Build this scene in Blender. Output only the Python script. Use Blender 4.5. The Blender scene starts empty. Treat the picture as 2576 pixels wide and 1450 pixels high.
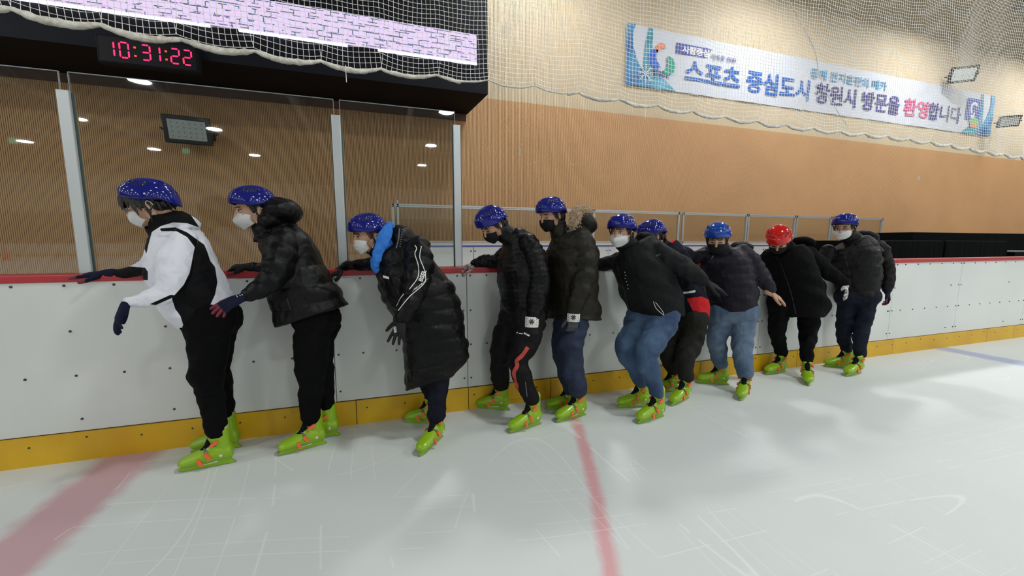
import bpy, bmesh, math, random
from math import sin, cos, pi, radians as RAD, sqrt, atan2
from mathutils import Vector as V, Matrix as M, noise
from mathutils.bvhtree import BVHTree
random.seed(7)
sc = bpy.context.scene
COL = sc.collection

# ---------------------------------------------------------------- camera
# world frame: X along the boards, Y towards the boards, Z up, the camera stands at the origin at eye height 1.45 m
RX = V((0.95263411, -0.30411248, 0.00196308))
RY = V((-0.03452291, -0.11455196, -0.99281721))
RZ = V((0.30215298, 0.94572377, -0.11962496))
EYE = V((0, 0, 1.45))
FPX, CX, CY = 975.0, 1288.0, 725.0
cd = bpy.data.cameras.new('camera')
cam = bpy.data.objects.new('camera', cd)
COL.objects.link(cam)
cd.sensor_width = 36.0
cd.lens = FPX / 2576 * 36
cd.clip_start = 0.05
cd.clip_end = 200
m = M((RX, -RY, -RZ)).transposed().to_4x4()
m.translation = EYE
cam.matrix_world = m
sc.camera = cam

# ---------------------------------------------------------------- world and exposure
w = bpy.data.worlds.new('hall_air')
sc.world = w
w.use_nodes = True
w.node_tree.nodes['Background'].inputs[0].default_value = (0.80, 0.88, 0.95, 1)
w.node_tree.nodes['Background'].inputs[1].default_value = 0.25
vs = sc.view_settings
vs.view_transform = 'Standard'
vs.look = 'None'
vs.gamma = 1
vs.use_curve_mapping = False
vs.exposure = 0.0
LAMP = 150.0           # radiance of a high-bay lens

# ---------------------------------------------------------------- helpers
def ray(px, py):
    dx, dy = px - CX, py - CY
    return V(tuple(RX[i] * dx + RY[i] * dy + RZ[i] * FPX for i in range(3)))

def at(px, py, Y):
    d = ray(px, py)
    return EYE + d * (Y / d.y)

def onice(px, py, z=0.0):
    d = ray(px, py)
    return EYE + d * ((z - EYE.z) / d.z)

def ppm(p):              # pixels per metre at a point
    return FPX / RZ.dot(V(p) - EYE)

MATS = {}
def mat(name, col=(.5, .5, .5), rough=.6, metal=0., bump=None, var=None, coat=0., spec=.5, emit=None, sheen=0., trans=0., sss=0.):
    if name in MATS:
        return MATS[name]
    mt = bpy.data.materials.new(name)
    mt.use_nodes = True
    nt = mt.node_tree
    b = nt.nodes['Principled BSDF']
    b.inputs['Base Color'].default_value = (*col, 1)
    b.inputs['Roughness'].default_value = rough
    b.inputs['Metallic'].default_value = metal
    b.inputs['Specular IOR Level'].default_value = spec
    b.inputs['Coat Weight'].default_value = coat
    b.inputs['Coat Roughness'].default_value = .03
    b.inputs['Sheen Weight'].default_value = sheen
    if emit:
        b.inputs['Emission Color'].default_value = (*emit[0], 1)
        b.inputs['Emission Strength'].default_value = emit[1]
    tc = nt.nodes.new('ShaderNodeTexCoord')
    if bump or var:
        n = nt.nodes.new('ShaderNodeTexNoise')
        n.inputs['Scale'].default_value = (bump or var)[0]
        n.inputs['Detail'].default_value = 3
        nt.links.new(tc.outputs['Object'], n.inputs['Vector'])
    if bump:
        bp = nt.nodes.new('ShaderNodeBump')
        bp.inputs['Strength'].default_value = bump[1]
        bp.inputs['Distance'].default_value = bump[2] if len(bump) > 2 else .01
        nt.links.new(n.outputs['Fac'], bp.inputs['Height'])
        nt.links.new(bp.outputs['Normal'], b.inputs['Normal'])
    if var:
        n2 = nt.nodes.new('ShaderNodeTexNoise')
        n2.inputs['Scale'].default_value = var[0]
        n2.inputs['Detail'].default_value = 4
        nt.links.new(tc.outputs['Object'], n2.inputs['Vector'])
        r = nt.nodes.new('ShaderNodeValToRGB')
        r.color_ramp.elements[0].position = .35
        r.color_ramp.elements[1].position = .68
        r.color_ramp.elements[0].color = (*col, 1)
        r.color_ramp.elements[1].color = (*var[1], 1)
        nt.links.new(n2.outputs['Fac'], r.inputs[0])
        nt.links.new(r.outputs[0], b.inputs['Base Color'])
    MATS[name] = mt
    return mt

def tag(o, label=None, cat=None, group=None, kind=None):
    if label: o['label'] = label
    if cat: o['category'] = cat
    if group: o['group'] = group
    if kind: o['kind'] = kind
    return o

def empty(name, loc, label, cat, group=None, rotz=0):
    o = bpy.data.objects.new(name, None)
    COL.objects.link(o)
    o.location = loc
    o.rotation_euler = (0, 0, rotz)
    o.empty_display_size = .1
    return tag(o, label, cat, group)

def link(name, me, mats, parent=None, smooth=False, shift=None):
    if shift is not None:
        me.transform(M.Translation(-V(shift)))
    if mats is not None:
        if len(me.materials): me.materials.clear()
        for q in (mats if isinstance(mats, (list, tuple)) else [mats]):
            me.materials.append(q)
    if smooth:
        me.polygons.foreach_set('use_smooth', [True] * len(me.polygons))
    o = bpy.data.objects.new(name, me)
    COL.objects.link(o)
    if parent is not None:
        o.parent = parent
    return o

def obj(name, bm, mats, parent=None, smooth=False, shift=None):
    me = bpy.data.meshes.new(name)
    bmesh.ops.recalc_face_normals(bm, faces=bm.faces)
    bm.to_mesh(me)
    bm.free()
    return link(name, me, mats, parent, smooth, shift)

def box(bm, x0, x1, y0, y1, z0, z1, mi=0, bev=0):
    r = bmesh.ops.create_cube(bm, size=1)
    for v in r['verts']:
        v.co = V(((x0 + x1) / 2 + v.co.x * (x1 - x0), (y0 + y1) / 2 + v.co.y * (y1 - y0), (z0 + z1) / 2 + v.co.z * (z1 - z0)))
    fs = {f for v in r['verts'] for f in v.link_faces}
    for f in fs: f.material_index = mi
    if bev:
        es = list({e for v in r['verts'] for e in v.link_edges})
        bmesh.ops.bevel(bm, geom=es, offset=bev, segments=2, affect='EDGES', profile=.6)

def boxo(name, b, mt, parent=None, bev=0, shift=None):
    bm = bmesh.new()
    box(bm, *b, bev=bev)
    return obj(name, bm, mt, parent, shift=shift)

def poly(bm, pts, mi=0):
    f = bm.faces.new([bm.verts.new(p) for p in pts])
    f.material_index = mi
    return f

def loft(bm, rings, mi=0, cap=True):
    vr = [[bm.verts.new(p) for p in r] for r in rings]
    n = len(rings[0])
    for a, b in zip(vr, vr[1:]):
        for i in range(n):
            f = bm.faces.new((a[i], a[(i + 1) % n], b[(i + 1) % n], b[i]))
            f.material_index = mi
    if cap:
        for r in (vr[0], vr[-1]):
            f = bm.faces.new(r)
            f.material_index = mi
    return vr

def cr(vals, n):
    """Catmull-Rom resampling of a list of tuples / vectors into n samples"""
    k = len(vals)
    vals = [tuple(v) if hasattr(v, '__len__') else (v,) for v in vals]
    out = []
    for j in range(n):
        t = j / (n - 1) * (k - 1)
        i = min(int(t), k - 2)
        u = t - i
        p0 = vals[max(i - 1, 0)]; p1 = vals[i]; p2 = vals[i + 1]; p3 = vals[min(i + 2, k - 1)]
        out.append(tuple(.5 * (2 * b + (c - a) * u + (2 * a - 5 * b + 4 * c - d) * u * u + (3 * b - a - 3 * c + d) * u ** 3)
                         for a, b, c, d in zip(p0, p1, p2, p3)))
    return out

def frames(pts):
    T = []
    for i in range(len(pts)):
        a = pts[max(i - 1, 0)]; b = pts[min(i + 1, len(pts) - 1)]
        T.append((b - a).normalized() if (b - a).length > 1e-9 else V((0, 0, 1)))
    t = T[0]
    u = t.cross(V((0.13, .9, .2))).normalized()
    F = []
    for t in T:
        u = (u - t * u.dot(t)).normalized()
        F.append((t, u, t.cross(u)))
    return F

def tube(bm, pts, rad, n=12, dense=None, puff=None, wrin=0., mi=0, seed=0, round_ends=True, flat=1.):
    """round tube along pts [Vector] with radii; puff=(baffle length, amplitude) quilts it; wrin adds irregular folds"""
    if not hasattr(rad, '__len__'): rad = [rad] * len(pts)
    if dense:
        q = cr([(*p, r) for p, r in zip(pts, rad)], dense)
        pts = [V(c[:3]) for c in q]; rad = [max(c[3], .001) for c in q]
    pts = [V(p) for p in pts]
    F = frames(pts)
    s = 0
    rings = []
    for i, (p, r) in enumerate(zip(pts, rad)):
        if i: s += (pts[i] - pts[i - 1]).length
        if puff:
            r = r * (1 + puff[1] * (abs(sin(pi * s / puff[0])) ** .7 - .6))
        t, u, v = F[i]
        ring = []
        for k in range(n):
            a = 2 * pi * k / n
            rr = r
            if wrin:
                rr = r * (1 + wrin * (noise.noise(V((s * 16 + 1.3 * sin(a), cos(a) * .9 + seed, seed * 3.1))) * 1.6))
            ring.append(p + (u * cos(a) + v * sin(a) * flat) * rr)
        rings.append(ring)
    if round_ends:
        def endcap(i, sg):
            t, u, v = F[i]; r = rad[i]; out = []
            for ph in (30, 60, 80):
                out.append([pts[i] + t * sg * r * sin(RAD(ph)) + (u * cos(2 * pi * k / n) + v * sin(2 * pi * k / n) * flat) * r * cos(RAD(ph)) for k in range(n)])
            return out
        rings = endcap(0, -1)[::-1] + rings + endcap(len(pts) - 1, 1)
    loft(bm, rings, mi)

def ell(bm, c, r, rot=None, mi=0, seg=20):
    q = bmesh.ops.create_uvsphere(bm, u_segments=seg, v_segments=max(seg * 2 // 3, 6), radius=1)
    R = rot if rot is not None else M.Identity(3)
    for v in q['verts']:
        v.co = V(c) + R @ V((v.co.x * r[0], v.co.y * r[1], v.co.z * r[2]))
    for f in {f for v in q['verts'] for f in v.link_faces}: f.material_index = mi

TEX = {}
def clouds(size):
    if size not in TEX:
        t = bpy.data.textures.new('folds', 'CLOUDS')
        t.noise_scale = size
        t.noise_depth = 2
        TEX[size] = t
    return TEX[size]

def remesh(bm, voxel, it=4, disp=(), seedloc=(0, 0, 0)):
    """unite the volumes in bm into one skin and return the mesh"""
    me = bpy.data.meshes.new('tmp')
    bmesh.ops.recalc_face_normals(bm, faces=bm.faces)
    bm.to_mesh(me)
    bm.free()
    o = bpy.data.objects.new('tmp', me)
    COL.objects.link(o)
    r = o.modifiers.new('r', 'REMESH')
    r.mode = 'VOXEL'
    r.voxel_size = voxel
    if it:
        s = o.modifiers.new('s', 'SMOOTH')
        s.factor = .5
        s.iterations = it
    for size, st in disp:
        d = o.modifiers.new('d', 'DISPLACE')
        d.texture = clouds(size)
        d.strength = st
        d.mid_level = .5
        d.texture_coords = 'LOCAL'
    dg = bpy.context.evaluated_depsgraph_get()
    out = bpy.data.meshes.new_from_object(o.evaluated_get(dg))
    bpy.data.objects.remove(o)
    bpy.data.meshes.remove(me)
    return out

def text_mesh(s, size, bold=0., extrude=0., align='LEFT'):
    c = bpy.data.curves.new('txt', 'FONT')
    c.body = s
    c.size = size
    c.offset = bold
    c.extrude = extrude
    c.align_x = align
    c.resolution_u = 3
    o = bpy.data.objects.new('txt', c)
    COL.objects.link(o)
    dg = bpy.context.evaluated_depsgraph_get()
    me = bpy.data.meshes.new_from_object(o.evaluated_get(dg))
    bpy.data.objects.remove(o)
    return me
# ================================================================ materials of the place
def ice_material():
    mt = bpy.data.materials.new('ice')
    mt.use_nodes = True
    nt = mt.node_tree; N = nt.nodes; L = nt.links
    b = N['Principled BSDF']
    tc = N.new('ShaderNodeTexCoord')
    sp = N.new('ShaderNodeSeparateXYZ'); L.new(tc.outputs['Object'], sp.inputs[0])
    def math_(op, a, c=None, d=None, clamp=False):
        n = N.new('ShaderNodeMath'); n.operation = op; n.use_clamp = clamp
        for i, q in enumerate((a, c, d)):
            if q is None: continue
            if isinstance(q, (int, float)): n.inputs[i].default_value = q
            else: L.new(q, n.inputs[i])
        return n.outputs[0]
    def noise_(scale, detail=3, rough=.5, vec=None, dist=0):
        n = N.new('ShaderNodeTexNoise'); n.inputs['Scale'].default_value = scale; n.inputs['Detail'].default_value = detail
        n.inputs['Roughness'].default_value = rough; n.inputs['Distortion'].default_value = dist
        L.new(vec if vec is not None else tc.outputs['Object'], n.inputs['Vector'])
        return n.outputs['Fac']
    X, Y = sp.outputs[0], sp.outputs[1]
    def line(c, half, soft, slope=0., curve=0., y0=0.):
        yy = math_('SUBTRACT', Y, y0)
        off = math_('ADD', math_('MULTIPLY', yy, slope), math_('MULTIPLY', math_('MULTIPLY', yy, yy), curve))
        dd = math_('ABSOLUTE', math_('SUBTRACT', X, math_('ADD', off, c)))
        wob = math_('MULTIPLY', math_('SUBTRACT', noise_(9), .5), soft)
        return math_('SUBTRACT', 1, math_('DIVIDE', math_('SUBTRACT', math_('ADD', dd, wob), half - soft / 2), soft, clamp=True), clamp=True)
    def mix(fac, a, c):
        n = N.new('ShaderNodeMix'); n.data_type = 'RGBA'
        L.new(fac, n.inputs[0]) if not isinstance(fac, (int, float)) else n.inputs[0].__setattr__('default_value', fac)
        for i, q in ((6, a), (7, c)):
            if isinstance(q, tuple): n.inputs[i].default_value = (*q, 1)
            else: L.new(q, n.inputs[i])
        return n.outputs[2]
    base = mix(noise_(.9, 4), (.63, .665, .655), (.70, .73, .72))
    red = math_('MULTIPLY', line(-1.70, .165, .10), .62)
    c1 = mix(red, base, (.52, .17, .22))
    thin = math_('MULTIPLY', line(1.45, .042, .05, slope=.29, curve=-.055, y0=2.85), .55)
    c2 = mix(thin, c1, (.72, .13, .17))
    blue = math_('MULTIPLY', line(7.22, .14, .10), .55)
    c3 = mix(blue, c2, (.22, .25, .60))
    # skate scratches: long shallow curves cut at several levels of two stretched fields
    def field(sc3, rz, scale):
        mp = N.new('ShaderNodeMapping'); mp.inputs['Scale'].default_value = sc3; mp.inputs['Rotation'].default_value = (0, 0, rz)
        L.new(tc.outputs['Object'], mp.inputs[0])
        return noise_(scale, 0, .4, mp.outputs[0], .1)
    def hair(n, levels, wdt):
        o = None
        for lo in levels:
            q = math_('SUBTRACT', 1, math_('DIVIDE', math_('ABSOLUTE', math_('SUBTRACT', n, lo)), wdt, clamp=True), clamp=True)
            o = q if o is None else math_('MAXIMUM', o, q)
        return o
    s1 = hair(field((.9, .10, 1), .45, 1.0), (.36, .43, .47, .50, .56, .63), .0011)
    s2 = hair(field((.12, .8, 1), -.28, 1.0), (.34, .41, .45, .52, .55, .61), .0013)
    s3 = hair(field((.5, .25, 1), 1.0, .9), (.4, .48, .54, .6), .0009)
    brk = math_('GREATER_THAN', noise_(1.4, 3), .50)
    scr = math_('MULTIPLY', math_('MAXIMUM', s3, math_('MAXIMUM', s1, s2)), math_('MULTIPLY', brk, .38))
    c4 = mix(scr, c3, (.92, .95, .95))
    L.new(c4, b.inputs['Base Color'])
    rg = math_('MULTIPLY_ADD', noise_(2.2, 5, .6), .28, .34)
    L.new(rg, b.inputs['Roughness'])
    b.inputs['IOR'].default_value = 1.31
    b.inputs['Specular IOR Level'].default_value = .45
    bp = N.new('ShaderNodeBump'); bp.inputs['Strength'].default_value = .12; bp.inputs['Distance'].default_value = .01
    L.new(noise_(14, 5, .6), bp.inputs['Height']); L.new(bp.outputs[0], b.inputs['Normal'])
    return mt

def board_material():
    mt = mat('board_plastic', (.66, .68, .66), .32, var=(1.3, (.61, .635, .615)), bump=(3, .04))
    return mt

def glass_material(name, tint=(.86, .89, .88), spec=1.0):
    mt = bpy.data.materials.new(name)
    mt.use_nodes = True
    nt = mt.node_tree; N = nt.nodes; L = nt.links
    for n in list(N):
        if n.type != 'OUTPUT_MATERIAL': N.remove(n)
    out = [n for n in N if n.type == 'OUTPUT_MATERIAL'][0]
    tr = N.new('ShaderNodeBsdfTransparent'); tr.inputs[0].default_value = (*tint, 1)
    gl = N.new('ShaderNodeBsdfGlossy'); gl.inputs['Roughness'].default_value = .015
    gl.inputs['Color'].default_value = (spec, spec, spec, 1)
    fr = N.new('ShaderNodeFresnel')
    ge = N.new('ShaderNodeNewGeometry'); ma = N.new('ShaderNodeMath'); ma.operation = 'MULTIPLY_ADD'   # same index seen from both faces
    L.new(ge.outputs['Backfacing'], ma.inputs[0]); ma.inputs[1].default_value = 1 / 1.5 - 1.5; ma.inputs[2].default_value = 1.5
    L.new(ma.outputs[0], fr.inputs[0])
    mx = N.new('ShaderNodeMixShader')
    L.new(fr.outputs[0], mx.inputs[0]); L.new(tr.outputs[0], mx.inputs[1]); L.new(gl.outputs[0], mx.inputs[2])
    L.new(mx.outputs[0], out.inputs[0])
    return mt

def screen_material():
    mt = bpy.data.materials.new('led_panel')
    mt.use_nodes = True
    nt = mt.node_tree; N = nt.nodes; L = nt.links
    b = N['Principled BSDF']
    tc = N.new('ShaderNodeTexCoord')
    mp = N.new('ShaderNodeMapping'); mp.inputs['Rotation'].default_value = (RAD(90), 0, 0)
    L.new(tc.outputs['Object'], mp.inputs[0])
    def brick(scale, off, mortar, bw, rh, rot):
        mp = N.new('ShaderNodeMapping'); mp.inputs['Rotation'].default_value = (RAD(90), RAD(rot), 0)
        L.new(tc.outputs['Object'], mp.inputs[0])
        n = N.new('ShaderNodeTexBrick'); n.inputs['Scale'].default_value = scale
        n.offset = off
        n.inputs['Mortar Size'].default_value = mortar
        n.inputs['Brick Width'].default_value = bw
        n.inputs['Row Height'].default_value = rh
        L.new(mp.outputs[0], n.inputs['Vector'])
        return n.outputs['Fac']
    def M2(op, a, c):
        n = N.new('ShaderNodeMath'); n.operation = op
        for i, q in enumerate((a, c)):
            if isinstance(q, (int, float)): n.inputs[i].default_value = q
            else: L.new(q, n.inputs[i])
        return n.outputs[0]
    nz = N.new('ShaderNodeTexNoise'); nz.inputs['Scale'].default_value = 7; nz.inputs['Detail'].default_value = 0
    L.new(tc.outputs['Object'], nz.inputs['Vector'])
    nz2 = N.new('ShaderNodeTexNoise'); nz2.inputs['Scale'].default_value = 9; nz2.inputs['Detail'].default_value = 1
    ad = N.new('ShaderNodeVectorMath'); ad.inputs[1].default_value = (7.3, 2.1, 5.5); L.new(tc.outputs['Object'], ad.inputs[0]); L.new(ad.outputs[0], nz2.inputs['Vector'])
    g1 = M2('GREATER_THAN', nz.outputs['Fac'], .52)
    g2 = M2('GREATER_THAN', nz2.outputs['Fac'], .50)
    f1 = M2('MULTIPLY', brick(1.0, .5, .009, .26, .10, 0), g1)
    f2 = M2('MULTIPLY', brick(1.0, .4, .009, .20, .13, 90), g2)
    ln = M2('MAXIMUM', f1, f2)
    mm = N.new('ShaderNodeMix'); mm.data_type = 'RGBA'
    L.new(ln, mm.inputs[0]); mm.inputs[6].default_value = (.92, .76, .98, 1); mm.inputs[7].default_value = (.10, .16, .24, 1)
    ck = N.new('ShaderNodeTexNoise'); ck.inputs['Scale'].default_value = 60
    L.new(tc.outputs['Object'], ck.inputs['Vector'])
    r = N.new('ShaderNodeValToRGB'); r.color_ramp.elements[0].color = (1, .78, .92, 1); r.color_ramp.elements[1].color = (.72, .88, 1, 1)
    r.color_ramp.elements[0].position = .4; r.color_ramp.elements[1].position = .6
    L.new(ck.outputs['Fac'], r.inputs[0])
    m3 = N.new('ShaderNodeMix'); m3.data_type = 'RGBA'; m3.blend_type = 'MULTIPLY'; m3.inputs[0].default_value = .8
    L.new(mm.outputs[2], m3.inputs[6]); L.new(r.outputs[0], m3.inputs[7])
    b.inputs['Base Color'].default_value = (.02, .02, .03, 1)
    L.new(m3.outputs[2], b.inputs['Emission Color'])
    b.inputs['Emission Strength'].default_value = 1.0
    return mt

ICE = ice_material()
BOARD = board_material()
GLASS = glass_material('glass_clear')
KICK = mat('kick_yellow', (.66, .40, .008), .42, var=(2.5, (.58, .32, .007)), bump=(20, .1))
RED = mat('cap_red', (.42, .022, .03), .35, var=(3, (.36, .018, .025)))
BLUECAP = mat('cap_blue', (.02, .10, .62), .4)
ALU = mat('aluminium', (.52, .56, .57), .38, .55)
BOLT = mat('bolt_grey', (.07, .075, .07), .4, .6)
SEAM = mat('dark_seam', (.06, .06, .06), .8)
SLAT_O = mat('slat_orange', (.66, .375, .175), .55, var=(.8, (.61, .345, .16)))
SLAT_B = mat('slat_beige', (.72, .585, .40), .6, var=(.8, (.68, .55, .37)))
GROOVE = mat('groove_dark', (.10, .045, .022), .9)
GROOVE_B = mat('groove_beige', (.17, .11, .06), .9)
BLACKP = mat('cabinet_black', (.0035, .0045, .010), .6, spec=.2)
BLACKU = mat('cabinet_underside', (.008, .006, .006), .8, spec=.2)
BROWN = mat('soffit_brown', (.10, .045, .03), .6)
NETM = mat('net_cord', (.88, .85, .80), .8)
HEM = mat('net_hem', (.85, .83, .76), .95, var=(30, (.62, .58, .49)), bump=(90, .9, .01))
BANNER = mat('banner_cloth', (.60, .62, .71), .7, bump=(2.5, .15))
CEIL = mat('ceiling_panel', (.17, .16, .145), .8)
STEEL = mat('beam_steel', (.55, .54, .50), .6)
DRAPE = mat('black_drape', (.0022, .0026, .0034), .9, bump=(6, .3), spec=.1)

# ================================================================ the rink hall
YB = 3.184                          # front face of the boards
XL, XR = -48.0, 52.0
YF, ZC = -44.0, 12.6             # far wall, ceiling
YW = 10.5                           # slatted wall
tag(boxo('floor', (XL, XR, YF, YB + .05, -.3, 0), ICE), kind='structure')
tag(boxo('floor_behind', (XL, XR, YB + .05, YW + .3, -.3, -.002), mat('rubber_floor', (.11, .11, .115), .8)), kind='structure')['label'] = 'dark rubber floor behind the boards'

def slat_wall():
    bm = bmesh.new()
    p, g, dp = .034, .010, .016
    zs = [(0, 5.22, 0, 2), (5.22, ZC, 1, 3)]
    for z0, z1, mo, mg in zs:
        x = -16.0
        while x < 36:
            wd = p - g
            poly(bm, [(x, YW, z0), (x + wd, YW, z0), (x + wd, YW, z1), (x, YW, z1)], mo)
            poly(bm, [(x + wd, YW, z0), (x + wd, YW + dp, z0), (x + wd, YW + dp, z1), (x + wd, YW, z1)], mo)
            poly(bm, [(x + wd, YW + dp, z0), (x + p, YW + dp, z0), (x + p, YW + dp, z1), (x + wd, YW + dp, z1)], mg)
            poly(bm, [(x + p, YW + dp, z0), (x + p, YW, z0), (x + p, YW, z1), (x + p, YW + dp, z1)], mo)
            x += p
    box(bm, XL, XR, YW + .02, YW + .3, 0, ZC, 0)
    me = bpy.data.meshes.new('wall_back')
    bm.to_mesh(me); bm.free()
    o = link('wall_back', me, [SLAT_O, SLAT_B, GROOVE, GROOVE_B])
    tag(o, kind='structure')
slat_wall()
tag(boxo('ceiling', (XL, XR, YF, YW + .3, ZC, ZC + .3), CEIL), kind='structure')
tag(boxo('wall_left', (XL - .3, XL, YF, YW + .3, 0, ZC), mat('side_wall', (.30, .20, .13), .8)), kind='structure')
tag(boxo('wall_right', (XR, XR + .3, YF, YW + .3, 0, ZC), MATS['side_wall']), kind='structure')
bm = bmesh.new()
box(bm, XL, XR, YF - .3, YF, 0, 4.2, 0)
box(bm, XL, XR, YF - .3, YF, 4.2, 7.9, 1)
box(bm, XL, XR, YF - .3, YF, 7.9, ZC, 2)
tag(obj('wall_front', bm, [mat('far_wall_lower', (.22, .17, .13), .8), mat('far_wall_pale', (.52, .44, .36), .8), mat('far_wall_upper', (.24, .16, .11), .8)]), kind='structure')
bm = bmesh.new()
box(bm, XL, XR, -40.2, -40.02, .2, 1.2, 0)
box(bm, XL, XR, -40.2, -40.0, 0.0, .2, 1)
box(bm, XL, XR, -40.25, -40.0, 1.2, 1.27, 2)
tag(obj('trim_far_boards', bm, [BOARD, KICK, RED]), kind='structure')
for x in range(-46, 50, 8):
    bm = bmesh.new()
    box(bm, x - .2, x + .2, YF, YW, 11.2, 11.5)
    for y in range(-43, 10, 3):
        tube(bm, [V((x, y, 11.5)), V((x, y + 1.5, ZC))], .05, n=6, round_ends=False)
    o = obj('trim_roof_beam', bm, STEEL)
    tag(o, kind='structure')

# high-bay lamps in the measured grid
def highbay():
    root = empty('highbay_lamp', (0, 0, 9.5), 'x', 'lamp')
    bm = bmesh.new()
    rings = [[V((r * cos(2 * pi * k / 20), r * sin(2 * pi * k / 20), z)) for k in range(20)] for r, z in ((.50, 0), (.51, .02), (.48, .05), (.16, .14), (.14, .30), (.05, .34))]
    loft(bm, rings)
    obj('housing', bm, mat('lamp_housing', (.12, .12, .13), .5, .5), root, True)
    bm = bmesh.new()
    poly(bm, [(.46 * cos(-2 * pi * k / 12), .46 * sin(-2 * pi * k / 12), -.004) for k in range(12)])
    me = bpy.data.meshes.new('lens'); bm.to_mesh(me); bm.free()
    link('lens', me, mat('lamp_lens', (.9, .9, .9), .4, emit=((.97, 1.0, .99), LAMP)), root)
    bm = bmesh.new()
    tube(bm, [V((0, 0, .3)), V((0, 0, 2.0))], .012, n=6, round_ends=False)
    obj('hanger', bm, MATS['lamp_housing'], root)
    return root
hb = highbay()
first = True
for iy, y in enumerate((8.0, -1.0, -10.0, -19.0, -28.0, -37.0)):
    for x in (-36, -28, -19.4, -11.7, 3.8, 11.5, 19.2, 27, 35):
        if first: o = hb; first = False
        else:
            o = hb.copy(); COL.objects.link(o)
            for ch in hb.children:
                c = ch.copy(); COL.objects.link(c); c.parent = o
        o.location = (x, y, 9.5)
        tag(o, 'round white high-bay lamp hanging over the ice', 'lamp', 'high-bay lamps over the ice')

# ---------------------------------------------------------------- near dasher boards
def run(name, xs, build): pass
SEAMS = [-7.0, -4.6, -2.72, -.42, .62, 1.66, 3.9, 6.1, 7.5, 9.2, 10.9, 13, 17]
bm = bmesh.new()
for a, b in zip(SEAMS, SEAMS[1:]):
    box(bm, a + .0025, b - .0025, YB, YB + .02, .2, 1.19, 0)
box(bm, SEAMS[0], SEAMS[-1], YB + .015, YB + .14, 0, 1.19, 1)
o = obj('trim_boards', bm, [BOARD, SEAM])
tag(o, 'white plastic dasher boards along the ice with dark bolts', kind='structure')
bm = bmesh.new()
for x, z in [(x0 + .25 * i, z) for x0 in (-6.96,) for i in range(80) for z in (1.165, .575)] + [(x + dx, z) for x in SEAMS for dx in (-.03, .03) for z in (1.165, .87, .575, .28)] + [(x0 + .5, z) for x0 in (-6.9, -4.7, -2.46, -1.96, 1.9, 3.1, 5.0, 6.8, 8.2, 9.9) for z in (.87, .28)]:
    if x > 14 or (abs(z - .575) < .01 and .0 < 0): continue
    q = bmesh.ops.create_cone(bm, cap_ends=True, segments=10, radius1=.0085, radius2=.006, depth=.006)
    for v in q['verts']: v.co = V((x + v.co.x, YB - .003 - v.co.z, z + v.co.y))
tag(obj('trim_board_bolts', bm, BOLT), 'small dark bolts in the white boards', kind='structure')
bm = bmesh.new()
KS = [-7, -4.1, -2.9, -.28, .62, 1.39, 3.1, 4.5, 6.2, 8.3, 9.0, 12, 17]
for a, b in zip(KS, KS[1:]):
    z0 = .045 if a == .62 else 0
    box(bm, a + .003, b - .003, YB - .016, YB, z0, .195, 0)
    if z0: box(bm, a + .003, b - .003, YB - .010, YB, 0, z0 - .004, 0)
box(bm, KS[0], KS[-1], YB - .004, YB, 0, .19, 1)
tag(obj('trim_kickplate', bm, [KICK, SEAM]), 'yellow kick strip along the foot of the boards', kind='structure')
bm = bmesh.new()
for i in range(62):
    x = -6.87 + .29 * i
    q = bmesh.ops.create_cone(bm, cap_ends=True, segments=8, radius1=.007, radius2=.005, depth=.005)
    for v in q['verts']: v.co = V((x + v.co.x, YB - .018 - v.co.z, .13 + v.co.y + (.03 if i % 5 == 2 else 0)))
tag(obj('trim_kick_bolts', bm, BOLT), 'small screws in the yellow kick strip', kind='structure')
bm = bmesh.new()
for a, b in zip((-7, -4.6, -2.72, .62, 1.66, 6.1, 10.9), (-4.6, -2.72, .62, 1.66, 6.1, 10.9, 17)):
    box(bm, a + .001, b - .001, YB - .012, YB + .145, 1.187, 1.236, 0, bev=.008)
tag(obj('trim_cap_rail', bm, RED), 'red cap rail on top of the near boards', kind='structure')

# posts and glass standing on the cap
def post(x0, x1, ztop, label):
    root = empty('glass_post', ((x0 + x1) / 2, YB + .07, 1.236), label, 'post', 'posts holding the rink glass')
    w2 = (x1 - x0) / 2
    bm = bmesh.new()
    box(bm, -w2, w2, -.022, 0, 0, ztop - 1.236, bev=.004)
    box(bm, -w2 * .35, w2 * .35, 0, .035, 0, ztop - 1.236)
    obj('upright', bm, ALU, root)
    boxo('rubber_gasket', (-w2 - .008, w2 + .008, .002, .010, 0, ztop - 1.246), mat('gasket', (.05, .09, .085), .5), root)
    return root
post(-1.905, -1.843, 2.372, 'leftmost tall aluminium post between two glass panes')
post(-.362, -.300, 2.372, 'middle tall aluminium post, between the second and third skater')
post(.535, .592, 2.380, 'rightmost tall aluminium post where the rink glass ends')
def pane(x0, x1, label):
    root = empty('rink_glass', ((x0 + x1) / 2, YB + .085, 1.24), label, 'glass pane', 'panes of the rink glass')
    w2 = (x1 - x0) / 2
    boxo('pane', (-w2, w2, -.005, .005, 0, 1.25), GLASS, root)
    bm = bmesh.new()
    box(bm, -w2 - .001, -w2 + .003, -.0055, .0055, 0, 1.25)
    box(bm, w2 - .003, w2 + .001, -.0055, .0055, 0, 1.25)
    box(bm, -w2, w2, -.0055, .0055, 1.246, 1.251)
    obj('polished_edge', bm, mat('glass_edge', (.20, .22, .23), .3), root)
pane(-3.4, -1.90, 'glass pane at the left edge of the picture')
pane(-1.855, -.345, 'wide glass pane behind the two leftmost skaters')
pane(-.305, .555, 'narrow glass pane behind the skater with the blue scarf')

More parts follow.
